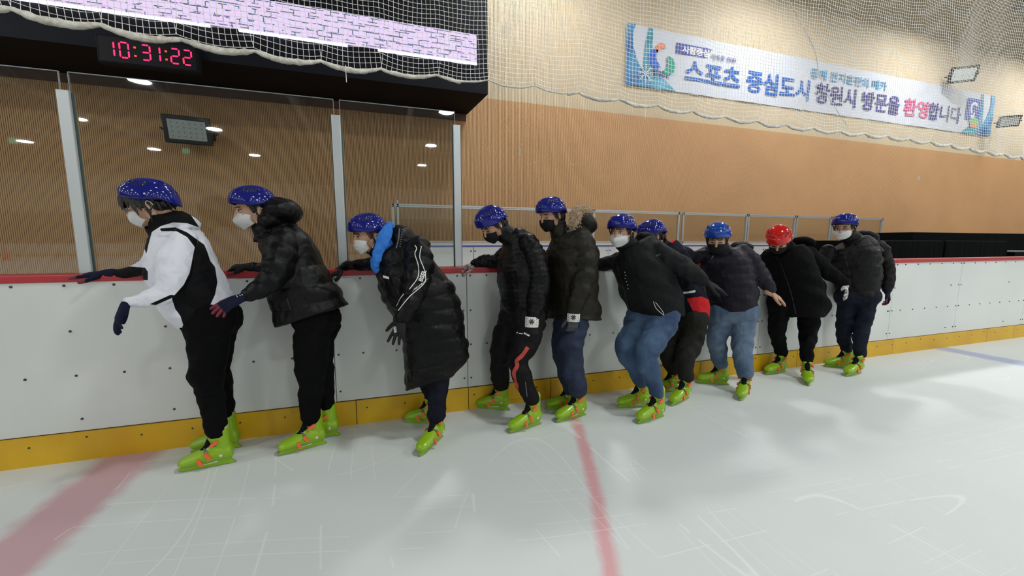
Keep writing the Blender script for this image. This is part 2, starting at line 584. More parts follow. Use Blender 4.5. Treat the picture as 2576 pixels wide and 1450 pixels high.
# ---------------------------------------------------------------- partition of the bench area, further back
YP = 9.0
root = empty('rink_partition', (8, YP, 0), 'low glazed aluminium partition on white panels behind the boards', 'partition')
bm = bmesh.new()
X0, X1 = .12, 16.25
def fbar(a, b, z0, z1): box(bm, a - 8, b - 8, -.03, .03, z0, z1)
for a, b in ((X0, 7.76), (7.84, X1)):
    fbar(a, b, 2.23, 2.262); fbar(a, b, 2.195, 2.222)
    fbar(a, b, 1.43, 1.46); fbar(a, b, 1.38, 1.42)
xs = [X0, X0 + .10, 2.35, 2.42, 5.0, 5.05, 7.70, 7.86, 10.15, 10.22, 12.1, 12.18, 13.7, 13.78, X1 - .06]
for x in xs: fbar(x, x + .045, 1.40, 2.262 if x != X0 + .10 else 2.34)
obj('frame', bm, ALU, root)
bm = bmesh.new(); box(bm, X0 - 8, X1 - 8, -.004, .004, 1.44, 2.21); obj('glazing', bm, GLASS, root)
bm = bmesh.new()
for a in (.12, 1.90, 3.7, 5.5, 7.3, 9.1, 10.9, 12.7, 14.5): box(bm, a - 8 + .004, min(a + 1.8, X1) - 8 - .004, -.06, .06, .05, 1.31)
obj('panel', bm, mat('white_panel', (.80, .80, .80), .4), root)
boxo('blue_cap', (X0 - 8, X1 - 8, -.08, .06, 1.325, 1.352), BLUECAP, root)
boxo('sill', (X0 - 8, X1 - 8, -.09, .07, 1.352, 1.382), mat('sill_grey', (.6, .62, .64), .4), root)
bm = bmesh.new()
for a in (1.90, 3.7, 5.5, 7.3, 9.1, 10.9, 12.7):
    for dx in (-.05, .05):
        q = bmesh.ops.create_cone(bm, cap_ends=True, segments=10, radius1=.018, radius2=.014, depth=.01)
        for v in q['verts']: v.co = V((a - 8 + dx + v.co.x, -.065 - v.co.z, 1.22 + v.co.y))
obj('bolts', bm, BOLT, root)

# ---------------------------------------------------------------- LED cabinet
root = empty('display_cabinet', (0, 8.95, 4.75), 'long black overhead cabinet carrying the bright message screen', 'display')
bm = bmesh.new()
FR = [(-16, 8.95, 4.75), (2.28, 8.95, 4.75), (2.10, 10.495, 4.75), (-16, 10.495, 4.75)]
lo = [V(p) - V((0, 8.95, 4.75)) for p in FR]
hi = [p + V((0, 0, 5.6)) for p in lo]
poly(bm, lo[::-1], 1); poly(bm, hi, 0)
for i in range(4): poly(bm, [lo[i], lo[(i + 1) % 4], hi[(i + 1) % 4], hi[i]], 0)
me = bpy.data.meshes.new('cabinet'); bmesh.ops.remove_doubles(bm, verts=bm.verts, dist=1e-5); bm.to_mesh(me); bm.free()
link('cabinet', me, [BLACKP, BLACKU], root)
boxo('screen', (-15.8, 2.02, -.04, -.01, .62, 1.20), screen_material(), root)
bm = bmesh.new()
for a, b in ((-15.8, -2.95), (-2.5, -.62), (-.05, 2.02)): box(bm, a, b, -.05, -.012, .575, .615)
obj('light_strip', bm, mat('strip_glow', (.9, .9, 1), .5, emit=((.78, .80, 1.0), 2.6)), root)
tag(boxo('trim_soffit', (-16, 2.08, YW - .03, YW - .001, 4.58, 4.75), BROWN), kind='structure')

# ---------------------------------------------------------------- clock
root = empty('digital_clock', (-3.85, 8.86, 4.46), 'black wall clock with red digits reading 10:31:22', 'clock')
boxo('case', (-.72, .72, -.07, .07, 0, .46), mat('clock_case', (.004, .004, .007), .6, spec=.15), root, bev=.012)
boxo('face', (-.69, .69, -.076, -.068, .03, .43), mat('clock_face', (.003, .002, .005), .4, spec=.2), root)
DG = mat('digit_red', (.3, 0, .03), .5, emit=((1.0, .012, .085), 3.0))
SEG = {'0': 'abcdef', '1': 'bc', '2': 'abged', '3': 'abgcd'}
def digit(ch, x, z, wd=.12, ht=.245, t=.024):
    bm = bmesh.new()
    g = .008
    def H(zc): poly(bm, [(x + g + t * .2, -.078, zc), (x + g + t * .6, -.078, zc + t / 2), (x + wd - g - t * .6, -.078, zc + t / 2), (x + wd - g - t * .2, -.078, zc), (x + wd - g - t * .6, -.078, zc - t / 2), (x + g + t * .6, -.078, zc - t / 2)])
    def Vv(xc, z0, z1): poly(bm, [(xc, -.078, z0 + g), (xc - t / 2, -.078, z0 + g + t * .5), (xc - t / 2, -.078, z1 - g - t * .5), (xc, -.078, z1 - g), (xc + t / 2, -.078, z1 - g - t * .5), (xc + t / 2, -.078, z0 + g + t * .5)])
    for s in SEG[ch]:
        if s == 'a': H(z + ht)
        if s == 'g': H(z + ht / 2)
        if s == 'd': H(z)
        if s == 'b': Vv(x + wd, z + ht / 2, z + ht)
        if s == 'c': Vv(x + wd, z, z + ht / 2)
        if s == 'e': Vv(x, z, z + ht / 2)
        if s == 'f': Vv(x, z + ht / 2, z + ht)
    obj('digit', bm, DG, root)
for ch, x in (('1', -.60), ('0', -.40), ('3', -.10), ('1', .04), ('2', .32), ('2', .50)):
    digit(ch, x, .115)
bm = bmesh.new()
for x in (-.19, .25):
    for z in (.165, .30): box(bm, x - .016, x + .016, -.080, -.074, z - .014, z + .014)
obj('colon', bm, mat('colon_red', (.3, .02, .0), .5, emit=((1, .06, .02), 1.6)), root)

# ---------------------------------------------------------------- floodlights on the wall
def floodlight(loc, rz, tilt, s, label, on):
    root = empty('floodlight', loc, label, 'floodlight', 'floodlights on the slatted wall', rz)
    bm = bmesh.new()
    box(bm, -.42 * s, .42 * s, -.05, .05, -.29 * s, .29 * s, bev=.03)
    for i in range(9):
        x = (-.36 + .09 * i) * s
        box(bm, x - .008, x + .008, .05, .12, -.22 * s, .22 * s)
    R = M.Rotation(tilt, 3, 'X')
    for v in bm.verts: v.co = R @ v.co
    obj('housing', bm, mat('flood_housing', (.02, .024, .024), .5, .2), root)
    bm = bmesh.new(); box(bm, -.33 * s, .33 * s, -.060, -.048, -.20 * s, .20 * s, bev=.004)
    for v in bm.verts: v.co = R @ v.co
    obj('lens', bm, mat('flood_lens', (.42, .45, .44), .25, bump=(60, .3)), root)
    bm = bmesh.new()
    for i in range(6):
        for j in range(4):
            ell(bm, ((-.26 + .104 * i) * s, -.062, (-.14 + .093 * j) * s), (.012, .004, .012), seg=6)
    for v in bm.verts: v.co = R @ v.co
    obj('led_row', bm, mat('led_dot', (.16, .17, .17), .4), root)
    bm = bmesh.new()
    tube(bm, [V((.46 * s, 0, 0)), V((.50 * s, .10, 0)), V((.30 * s, 0.42, 0))], .022, n=8)
    tube(bm, [V((-.46 * s, 0, 0)), V((-.46 * s, .16, 0)), V((.30 * s, 0.42, 0))], .018, n=8)
    box(bm, .2 * s, .4 * s, .40, .44, -.08, .08)
    obj('bracket', bm, MATS['flood_housing'], root)
floodlight((-3.85, 10.0, 3.72), RAD(8), RAD(14), .95, 'black floodlight on the wall behind the rink glass', True)
floodlight((21.6, 9.9, 7.95), RAD(-38), RAD(20), 1.0, 'floodlight above the banner, grey behind the net', True)
floodlight((25.3, 9.95, 6.55), RAD(-42), RAD(20), .8, 'smaller floodlight at the right end of the banner', True)

# ---------------------------------------------------------------- banner
root = empty('banner', (6.81, YW - .03, 6.05), 'long white cloth banner with blue Korean lettering behind the net', 'banner')
BW, BH = 18.5, 1.68
bm = bmesh.new()
nx = 60
prev = None
for i in range(nx + 1):
    x = BW * i / nx
    a = bm.verts.new((x, -.01 * sin(i * .9), .0)); b = bm.verts.new((x, -.01 * sin(i * .9 + .5), BH))
    if prev: bm.faces.new((prev[0], a, b, prev[1]))
    prev = (a, b)
obj('cloth', bm, BANNER, root)
def put_text(s, size, x, z, mt, name='lettering', bold=0, sx=1.0):
    me = text_mesh(s, size, bold)
    me.transform(M.Translation((x, -.026, z)) @ M.Rotation(RAD(90), 4, 'X') @ M.Diagonal((sx, 1, 1, 1)))
    return link(name, me, mt, root)
def bpx(px, py):
    p = at(px, py, YW - .03); return p.x - 6.81, p.z - 6.05
TB = mat('print_blue', (.015, .11, .46), .7); TN = mat('print_navy', (.05, .04, .22), .7); TP = mat('print_pink', (.62, .06, .22), .7)
TT = mat('print_teal', (.06, .28, .50), .7)
def fit_text(s, pxl, pxr, pyb, pyt, mt, bold):
    x0, z0 = bpx(pxl[0], pxl[1]); x1, _ = bpx(*pxr)
    me = text_mesh(s, 1.0, bold)
    xs = [v.co.x for v in me.vertices]; ys = [v.co.y for v in me.vertices]
    sx = (x1 - x0) / (max(xs) - min(xs))
    sy = (pyt - pyb) / (max(ys) - min(ys))
    me.transform(M.Translation((x0, -.026, pyb)) @ M.Rotation(RAD(90), 4, 'X') @ M.Diagonal((sx, sy, 1, 1)) @ M.Translation((-min(xs), -min(ys), 0)))
    link('lettering', me, mt, root)
fit_text('스포츠 중심도시', (1721, 208), (2032, 262), .30, 1.00, TB, .03)
fit_text('창원시 방문을', (2048, 252), (2258, 298), .30, .98, TN, .025)
fit_text('환영', (2269, 300), (2329, 312), .32, .98, TP, .025)
fit_text('합니다', (2330, 310), (2411, 322), .32, .98, TN, .02)
fit_text('동계 전지훈련의 메카', (2037, 188), (2229, 220), 1.08, 1.42, TT, .02)
fit_text('새로운 창원', (1787, 138), (1850, 150), 1.10, 1.27, TN, .01)
fit_text('창원시', (1638, 188), (1680, 200), .30, .52, TN, .02)
x0, z0 = bpx(1701, 105); x1, _ = bpx(1790, 135)
bm = bmesh.new(); poly(bm, [(x0, -.022, 1.10), (x1 - .25, -.022, 1.10), (x1, -.022, 1.40), (x0, -.022, 1.40)]); obj('blue_tab', bm, mat('tab_blue', (.05, .06, .33), .7), root)
me = text_mesh('사람중심', .26, .01); me.transform(M.Translation((x0 + .22, -.028, 1.16)) @ M.Rotation(RAD(90), 4, 'X') @ M.Diagonal((1.1, .9, 1, 1))); link('lettering', me, mat('print_white', (.8, .8, .86), .7), root)
def leafs(mx, x0, wd):
    """the curved leaf bands of the banner ends; mx mirrors them"""
    def P(u, v): return (x0 + mx * u * wd, -.018, v * BH)
    bm = bmesh.new()
    L_ = [(0, 0), (.62, 0), (.40, .22), (.25, .42), (.16, .62), (.13, .80), (.16, .95), (.19, 1), (0, 1)]
    poly(bm, [P(u, v) for u, v in (L_ if mx > 0 else L_[::-1])])
    obj('leaf_band', bm, mat('leaf_blue', (.02, .08, .30), .7, var=(1.4, (.10, .38, .62))), root)
    bm = bmesh.new()
    L_ = [(.36, .30), (.50, .12), (.62, 0), (1.12, 0), (.85, .17), (.62, .42), (.55, .72), (.56, .98), (.47, 1), (.40, .72)]
    poly(bm, [V(P(u, v)) + V((0, -.002, 0)) for u, v in (L_ if mx > 0 else L_[::-1])])
    obj('leaf_band', bm, mat('leaf_teal', (.015, .22, .27), .7, var=(1.2, (.12, .42, .62))), root)
leafs(1, 0, 1.62)
leafs(-1, BW, 1.9)
def swirl(cx_, cz_, s):
    """three comma shapes: a blue, a green and a coral one"""
    for nm, a0, a1, col, r, w0 in (('swirl', 95, 290, (.03, .12, .60), .34, .17), ('swirl', -110, 75, (.02, .34, .26), .34, .17), ('swirl', 60, 175, (.75, .25, .14), .36, .10)):
        bm = bmesh.new(); a_, b_ = [], []
        n = 18
        ox, oz = {95: (-.12, 0), -110: (.20, -.16), 60: (.06, .18)}[a0]
        for i in range(n + 1):
            t = i / n; a = RAD(a0 + (a1 - a0) * t); wv = w0 * sin(pi * min(t * .9 + .04, 1)) ** .8
            a_.append((cx_ + s * (ox + (r * .72 + wv) * cos(a)), -.030, cz_ + s * (oz + (r * .72 + wv) * sin(a))))
            b_.append((cx_ + s * (ox + (r * .72 - wv) * cos(a)), -.030, cz_ + s * (oz + (r * .72 - wv) * sin(a))))
        for i in range(n): poly(bm, [a_[i], b_[i], b_[i + 1], a_[i + 1]])
        obj(nm, bm, mat('swirl_%d' % a0, col, .7), root)
x, z = bpx(1662, 142); swirl(x, .86, .85)
x, z = bpx(2447, 300)
boxo('square_emblem', (x - .55, x + .42, -.024, -.020, .55, 1.42), mat('emblem_navy', (.06, .10, .40), .7), root)
bm = bmesh.new()
for i in range(8):
    a = i * pi / 4
    cxx, czz = bpx(1623, 180)[0], .38
    d = V((cos(a), 0, sin(a))); pn = V((-sin(a), 0, cos(a))); c = V((cxx, -.033, czz))
    poly(bm, [c + pn * .012, c - pn * .012, c + d * .26 - pn * .012, c + d * .26 + pn * .012])
    for k in (.14, .20):
        for s in (-1, 1):
            e = c + d * k; g = (d + pn * s).normalized() * .07
            poly(bm, [e, e + d * .02, e + g + d * .02, e + g])
obj('snowflake', bm, MATS['print_white'], root)
bm = bmesh.new()
for cc, rr, st in (((x - .05, 1.02), .27, 30), ((x - .12, .80), .16, 200)):
    pa = []
    for i in range(13):
        a = RAD(st + i * 17); r1 = rr; pa.append(((cc[0] + r1 * cos(a), -.028, cc[1] + r1 * sin(a)), (cc[0] + (r1 - .10) * cos(a), -.028, cc[1] + (r1 - .10) * sin(a))))
    for a, b in zip(pa, pa[1:]): poly(bm, [a[0], a[1], b[1], b[0]])
obj('swirl', bm, MATS['print_white'], root)
bm = bmesh.new(); ell(bm, (x + .05, -.022, .52), (.34, .004, .20), seg=18); obj('swirl', bm, mat('swirl_lime', (.20, .50, .18), .7), root)
bm = bmesh.new(); ell(bm, (x + .05, -.024, .36), (.26, .004, .10), seg=18); obj('swirl', bm, mat('swirl_coral', (.75, .28, .12), .7), root)

# ---------------------------------------------------------------- draped platforms to the right
def platform(x0, x1, y0, y1, z1, label):
    root = empty('draped_platform', ((x0 + x1) / 2, (y0 + y1) / 2, 0), label, 'platform', 'black draped platforms behind the boards')
    bm = bmesh.new()
    n = 60; w2, d2 = (x1 - x0) / 2, (y1 - y0) / 2
    P = []
    for i in range(n): P.append((-w2 + 2 * w2 * i / n, -d2))
    for i in range(8): P.append((w2, -d2 + 2 * d2 * i / 8))
    for i in range(n): P.append((w2 - 2 * w2 * i / n, d2))
    for i in range(8): P.append((-w2, d2 - 2 * d2 * i / 8))
    rings = []
    for z, k in ((0, 1), (z1 * .5, .6), (z1 - .03, .2), (z1, 0)):
        rings.append([V((x, y + (.012 * k * sin(j * .9 + 2 * sin(j * .37))), z)) for j, (x, y) in enumerate(P)])
    loft(bm, rings)
    obj('drape', bm, DRAPE, root)
    boxo('deck', (-w2 + .02, w2 - .02, -d2 + .02, d2 - .02, z1 - .004, z1 + .012), mat('deck_black', (.012, .013, .015), .6), root)
platform(9.9, 12.35, 5.6, 7.0, 1.475, 'long low black draped platform right of the last skater')
platform(12.45, 15.0, 5.6, 7.0, 1.475, 'middle black draped platform in front of the taller one')
platform(14.2, 21.0, 7.1, 8.6, 1.72, 'taller black draped platform at the right edge')
platform(15.1, 18.6, 5.5, 6.9, 1.20, 'lowest black draped platform at the right edge behind the red rail')

# bits of paper and scratches on the wall
for (px, py, wd, ht, lab) in ((2311, 449, .10, .16, 'largest white paper tag on the orange wall, at the right'), (1485, 279, .035, .08, 'small white tag just under the beige wall band'), (1307, 384, .05, .20, 'pale splinter of damaged slats above the fourth skater'),
                         (1344, 409, .04, .07, 'small pale chip on the orange slats right of the splinter'), (1439, 415, .03, .05, 'tiny pale chip above the skater with the fur hood'), (1598, 427, .03, .05, 'tiny pale chip on the slats above the middle of the line'),
                         (1800, 440, .05, .09, 'pale chip on the wall above the light blue helmet'), (2133, 463, .04, .06, 'pale chip on the wall above the last skater'), (2214, 473, .04, .06, 'pale chip on the wall right of the last skater')):
    p = at(px, py, YW)
    bm = bmesh.new()
    k = .3 if ht > .15 and wd < .06 else .05
    poly(bm, [(-wd / 2, 0, -ht / 2), (wd / 2, 0, -ht / 2 + k * wd), (wd / 2 + k * wd, -.004, ht / 2), (-wd / 2 + k * wd, -.003, ht / 2)])
    bmesh.ops.solidify(bm, geom=bm.faces[:], thickness=.003)
    o = obj('wall_chip', bm, mat('chip_white', (.80, .76, .66), .8))
    o.location = (p.x, YW - .004, p.z)
    tag(o, lab, 'wall chip', 'chips and tags on the slatted wall')

# fire exit signs on the far wall (they mirror in the glass)
for x in (-33.3, -19.8):
    o = boxo('exit_sign', (-.32, .32, 0, .06, -.26, .26), mat('exit_green', (.05, .5, .25), .5, emit=((.25, 1, .6), 1.4)))
    o.location = (x, YF + .01, 10.8)
    tag(o, 'green exit sign mirrored in the glass ' + ('left of the left post' if x < -30 else 'under the floodlight'), 'exit sign', 'exit signs on the far wall')

# ---------------------------------------------------------------- safety net
def net():
    root = empty('safety_net', (0, 3.62, 2.9), 'white knotted safety net hanging above the boards', 'net')
    c = .0385
    x0, x1, z0, z1 = -2.75, 11.2, .0, 3.2
    nx, nz = int((x1 - x0) / c), int((z1 - z0) / c)
    def P(x, z):
        tie = .46
        u = (x / tie) % 1.0
        sag = .026 * (4 * u * (1 - u)) * math.exp(-z / .16)
        gx = .018 * noise.noise(V((x * .9, z * .8, 3))) * 2 + .006 * noise.noise(V((x * 4, z * 4, 9))) * 2
        gz = .03 * noise.noise(V((x * .6, z * .7, 7))) * 2 + .006 * noise.noise(V((x * 4, z * 4, 1))) * 2
        pull = (u - .5) * .05 * math.exp(-z / .10)
        base = .10 * sin(x * .35) * math.exp(-z / 1.5)
        yy = .05 * noise.noise(V((x * 1.2, z * .5, 5))) * 2 + .015 * sin(x * 9) * math.exp(-z / .8)
        return V((x + gx + pull, yy, z + gz * min(z / .1, 1) - sag + hemz(x)))
    def hemz(x): return .02 * sin(x * 1.1) - .012 * abs(sin(pi * x / .46)) + max(0, -x - .2) * .045 - max(0, x - 1.5) * .006
    G = [[P(x0 + i * c, j * c) for j in range(nz + 1)] for i in range(nx + 1)]
    def strand(bm, pts, r):
        F = frames(pts)
        rings = [[p + (u * cos(2 * pi * k / 3) + v * sin(2 * pi * k / 3)) * r for k in range(3)] for p, (t, u, v) in zip(pts, F)]
        loft(bm, rings, cap=False)
    for nm, cols in (('vertical_cords', True), ('horizontal_cords', False)):
        bm = bmesh.new()
        if cols:
            for i in range(nx + 1): strand(bm, G[i], .0020)
        else:
            for j in range(nz + 1): strand(bm, [G[i][j] for i in range(nx + 1)], .0020)
        me = bpy.data.meshes.new(nm); bm.to_mesh(me); bm.free()
        o = link(nm, me, NETM, root)
        o['kind'] = 'stuff'
    # hem: gathered roll of net, thick at the left, a rope further right
    def hem(xa, xb, r0, r1, nm, mt, amp):
        bm = bmesh.new(); pts = []; rr = []
        n = int((xb - xa) / .02)
        for i in range(n + 1):
            x = xa + (xb - xa) * i / n
            u = (x / .46) % 1.0
            r = r0 + (r1 - r0) * i / n
            sag = .026 * 4 * u * (1 - u)
            pts.append(V((x + .0, .004 * sin(x * 31), hemz(x) - sag - r * .9)))
            rr.append(r * (.55 + .6 * sin(pi * u) ** .6 + amp * noise.noise(V((x * 25, 0, 0)))))
        tube(bm, pts, rr, n=10, wrin=.22)
        obj(nm, bm, mt, root, True)
    hem(-2.75, -1.0, .024, .021, 'gathered_hem', HEM, .3)
    hem(-1.02, .66, .021, .014, 'gathered_hem', HEM, .3)
    hem(.64, 1.75, .008, .007, 'bottom_rope', HEM, .2)
    hem(1.73, 11.2, .015, .022, 'bottom_rope', HEM, .2)
    for x, l in ((-.275, .10), (2.6, .12), (3.4, .06), (5.5, .08)):
        bm = bmesh.new(); tube(bm, [V((x, -.02, -.03)), V((x + .002, -.02, -.06 - l))], .003, n=6)
        obj('tie_end', bm, NETM, root)
    bm = bmesh.new()
    a = at(1975, -20, 3.62); pts = []
    for q in ((1975, -20), (2000, 30), (2025, 75), (2050, 130), (2062, 190), (2080, 235), (2110, 285), (2135, 322)):
        p = at(*q, 3.61); pts.append(V((p.x, p.y - 3.62, p.z - 2.9)))
    tube(bm, pts, .0042, n=6, dense=60, wrin=.5)
    obj('seam_rope', bm, HEM, root)
net()

# traffic cone on the far side of the ice, mirrored in the glass
root = empty('traffic_cone', (-26.7, -31.9, 0), 'orange traffic cone on the far ice, mirrored in the glass at the left edge', 'cone')
bm = bmesh.new(); loft(bm, [[V((r * cos(k * pi / 8), r * sin(k * pi / 8), z)) for k in range(16)] for r, z in ((.22, .05), (.20, .08), (.05, .90), (.03, .92))])
obj('cone_body', bm, mat('cone_orange', (.75, .10, .03), .5), root, True)
boxo('base', (-.3, .3, -.3, .3, 0, .05), MATS['cone_orange'], root)
# ================================================================ skates (one model, copied for every foot)
LIME = mat('lime_plastic', (.24, .43, .006), .32, coat=.15)
def skate_template():
    """toe towards +x, blade on z=0, length .305"""
    parts = {}
    bm = bmesh.new()
    # foot of the shell, heel to toe: (x, z centre, half height, half width)
    st = [(-.143, .088, .030, .026), (-.130, .090, .047, .038), (-.095, .094, .055, .044), (-.05, .092, .054, .046), (0, .087, .050, .048), (.045, .079, .043, .050), (.09, .070, .036, .049), (.122, .064, .030, .043), (.142, .060, .021, .030), (.150, .058, .011, .016)]
    q = cr(st, 34)
    loft(bm, [[V((x, hw * sx, zc + hh * sz)) for sx, sz in [(cos(a) * (1 if sin(a) > 0 else 1.0), sin(a)) for a in [2 * pi * k / 20 for k in range(20)]]] for x, zc, hh, hw in q])
    # ankle shaft, leaning slightly forward
    st = [(-.088, .085, .050, .040), (-.084, .13, .053, .041), (-.078, .175, .056, .044), (-.073, .215, .060, .048), (-.072, .232, .061, .049)]
    q = cr(st, 14)
    rings = []
    for x, z, hx, hy in q:
        ring = []
        for k in range(24):
            a = 2 * pi * k / 24
            zz = z + (.030 * (-cos(a)) * max(0, (z - .15) / .08))     # collar higher at the back
            ring.append(V((x + hx * cos(a), hy * sin(a), zz)))
        rings.append(ring)
    loft(bm, rings)
    ell(bm, (-.045, 0, .118), (.058, .044, .038))
    ell(bm, (-.075, .040, .10), (.030, .008, .030)); ell(bm, (-.075, -.040, .10), (.030, .008, .030))
    parts['shell'] = (remesh(bm, .0042, 3), LIME, True)
    # blade holder: an extruded plastic keel with a slot
    prof = [(-.150, .012), (-.128, .030), (-.135, .050), (-.05, .048), (.05, .040), (.125, .038), (.131, .030), (.150, .018), (.146, .010), (.10, .006), (-.145, .008)]
    bm = bmesh.new()
    loft(bm, [[V((x, s * (.014 if z > .03 else .008), z)) for x, z in prof] for s in (-1, 1)])
    me = bpy.data.meshes.new('h'); bmesh.ops.recalc_face_normals(bm, faces=bm.faces); bm.to_mesh(me); bm.free()
    parts['blade_holder'] = (me, LIME, False)
    bm = bmesh.new()
    prof = [(-.152, .013), (.147, .011), (.153, .010), (.148, .003), (.135, 0), (-.143, 0), (-.153, .004)]
    loft(bm, [[V((x, s * .0024, z)) for x, z in prof] for s in (-1, 1)])
    me = bpy.data.meshes.new('h'); bmesh.ops.recalc_face_normals(bm, faces=bm.faces); bm.to_mesh(me); bm.free()
    parts['blade'] = (me, mat('blade_steel', (.33, .33, .33), .35, .7), False)
    bm = bmesh.new()     # open slot in the keel shows pale
    for s in (-1, 1):
        poly(bm, [(x, s * .0150, z) for x, z in ((-.055, .040), (-.060, .035), (-.04, .030), (.03, .027), (.035, .029), (-.02, .034))])
    me = bpy.data.meshes.new('h'); bmesh.ops.solidify(bm, geom=bm.faces[:], thickness=.001); bm.to_mesh(me); bm.free()
    parts['keel_slot'] = (me, mat('slot_pale', (.70, .76, .72), .5), False)
    # liner and tongue
    bm = bmesh.new()
    q = cr([(-.072, .16, .046, .036), (-.066, .215, .050, .040), (-.064, .252, .052, .041)], 8)
    loft(bm, [[V((x + hx * cos(2 * pi * k / 20), hy * sin(2 * pi * k / 20), z - .02 * cos(2 * pi * k / 20))) for k in range(20)] for x, z, hx, hy in q])
    tube(bm, [V((.045, 0, .098)), V((.012, 0, .118)), V((-.012, 0, .145)), V((-.026, 0, .180)), V((-.030, 0, .205))], [.016, .021, .023, .023, .018], n=12, dense=14)
    parts['liner'] = (remesh(bm, .005, 2), mat('liner_black', (.004, .004, .005), .85, spec=.15), True)
    bm = bmesh.new()
    q = cr([(-.071, .222, .060, .047), (-.071, .240, .056, .044)], 4)
    loft(bm, [[V((x + hx * cos(2 * pi * k / 24), hy * sin(2 * pi * k / 24), z - .030 * cos(2 * pi * k / 24))) for k in range(24)] for x, z, hx, hy in q])
    me = bpy.data.meshes.new('h'); bmesh.ops.recalc_face_normals(bm, faces=bm.faces); bm.to_mesh(me); bm.free()
    parts['cuff_edge'] = (me, mat('cuff_pale', (.42, .45, .16), .6), True)
    OR = mat('buckle_orange', (.80, .14, .035), .4); GR = mat('strap_grey', (.15, .15, .16), .5)
    for i, (x, z, hw, tilt, fw) in enumerate(((.040, .100, .050, -30, .9), (.000, .132, .052, -18, .9), (-.030, .172, .051, 12, .9))):
        bm = bmesh.new()   # grey strap over the instep
        pts = []
        for k in range(9):
            a = RAD(-72 + 18 * k)
            pts.append(V((x + .006 - .018 * abs(sin(a)) * (1 if i < 2 else 1.6), hw * sin(a), z - .030 + .036 * cos(a))))
        rings = []
        F = frames(pts)
        for p, (t, u, v) in zip(pts, F):
            side = V((.85, 0, .45)) if i < 2 else V((.35, 0, .94))
            side = (side - t * side.dot(t)).normalized(); up = t.cross(side)
            rings.append([p + side * .0085 + up * .002, p - side * .0085 + up * .002, p - side * .0085 - up * .002, p + side * .0085 - up * .002])
        loft(bm, rings)
        me = bpy.data.meshes.new('h'); bmesh.ops.recalc_face_normals(bm, faces=bm.faces); bm.to_mesh(me); bm.free()
        parts['strap.%d' % i] = (me, GR, False)
        for s in (-1, 1):
            bm = bmesh.new()   # orange lever on both sides of the boot
            L_ = .050 if s > 0 else .026
            dx, dz = (-sin(RAD(55 + tilt)), -cos(RAD(55 + tilt)) + (.0 if i < 2 else .85))
            d = V((dx * .75, 0, dz)).normalized(); nrm = V((-d.z, 0, d.x))
            c0 = V((x - .006, s * (hw - .0005), z - .014))
            ol = [c0 + nrm * .0085, c0 + d * (L_ - .008) + nrm * .0095, c0 + d * L_ + nrm * .005, c0 + d * L_ - nrm * .005, c0 + d * (L_ - .008) - nrm * .0095, c0 - nrm * .0085]
            loft(bm, [[p + V((0, s * yo, 0)) for p in ol] for yo in (-.010, .006)])
            me = bpy.data.meshes.new('h'); bmesh.ops.recalc_face_normals(bm, faces=bm.faces); bm.to_mesh(me); bm.free()
            parts['buckle.%d%d' % (i, s + 1)] = (me, OR, False)
    for s in (-1, 1):
        bm = bmesh.new(); ell(bm, (-.085, s * .0475, .085), (.0095, .003, .0095), seg=12)
        me = bpy.data.meshes.new('h'); bm.to_mesh(me); bm.free()
        parts['rivet.%d' % s] = (me, mat('rivet_pale', (.62, .66, .68), .3, .2), True)
    return parts
SKATE = skate_template()

def place_skate(root, toe, heel=None, head=None, roll=0., lift=0.):
    """a skate whose blade runs from heel to toe on the ice; returns the ankle point"""
    t = onice(*toe)
    if head is None:
        h_ = onice(*heel); d = (t - h_); d.z = 0; d.normalize()
    else: d = V((cos(RAD(head)), sin(RAD(head)), 0))
    c = t - d * .152
    R = M.Rotation(atan2(d.y, d.x), 4, 'Z') @ M.Rotation(RAD(roll), 4, 'X')
    mw = M.Translation(c - root.location + V((0, 0, lift))) @ R
    main = None
    for k, (me, mt, sm) in SKATE.items():
        if not len(me.materials):
            me.materials.append(mt)
            me.polygons.foreach_set('use_smooth', [sm] * len(me.polygons))
        nm = k.split('.')[0]
        o = bpy.data.objects.new('skate' if nm == 'shell' else nm, me)
        COL.objects.link(o)
        if main is None:
            main = o; o.parent = root; o.matrix_local = mw
            o['label'] = 'lime green plastic rental ice skate with orange buckles'
        else: o.parent = main
    A = M.Translation(c) @ R
    return A @ V((-.072, 0, .20)), d

# ================================================================ heads, helmets, masks, hands
SKIN = mat('skin', (.50, .29, .18), .5, bump=(120, .05), var=(14, (.44, .24, .15)))
def frame(yaw, pitch, roll=0.):
    """axes of something facing yaw (deg, world) and looking down by pitch"""
    return (M.Rotation(RAD(yaw), 3, 'Z') @ M.Rotation(RAD(pitch), 3, 'Y') @ M.Rotation(RAD(roll), 3, 'X'))

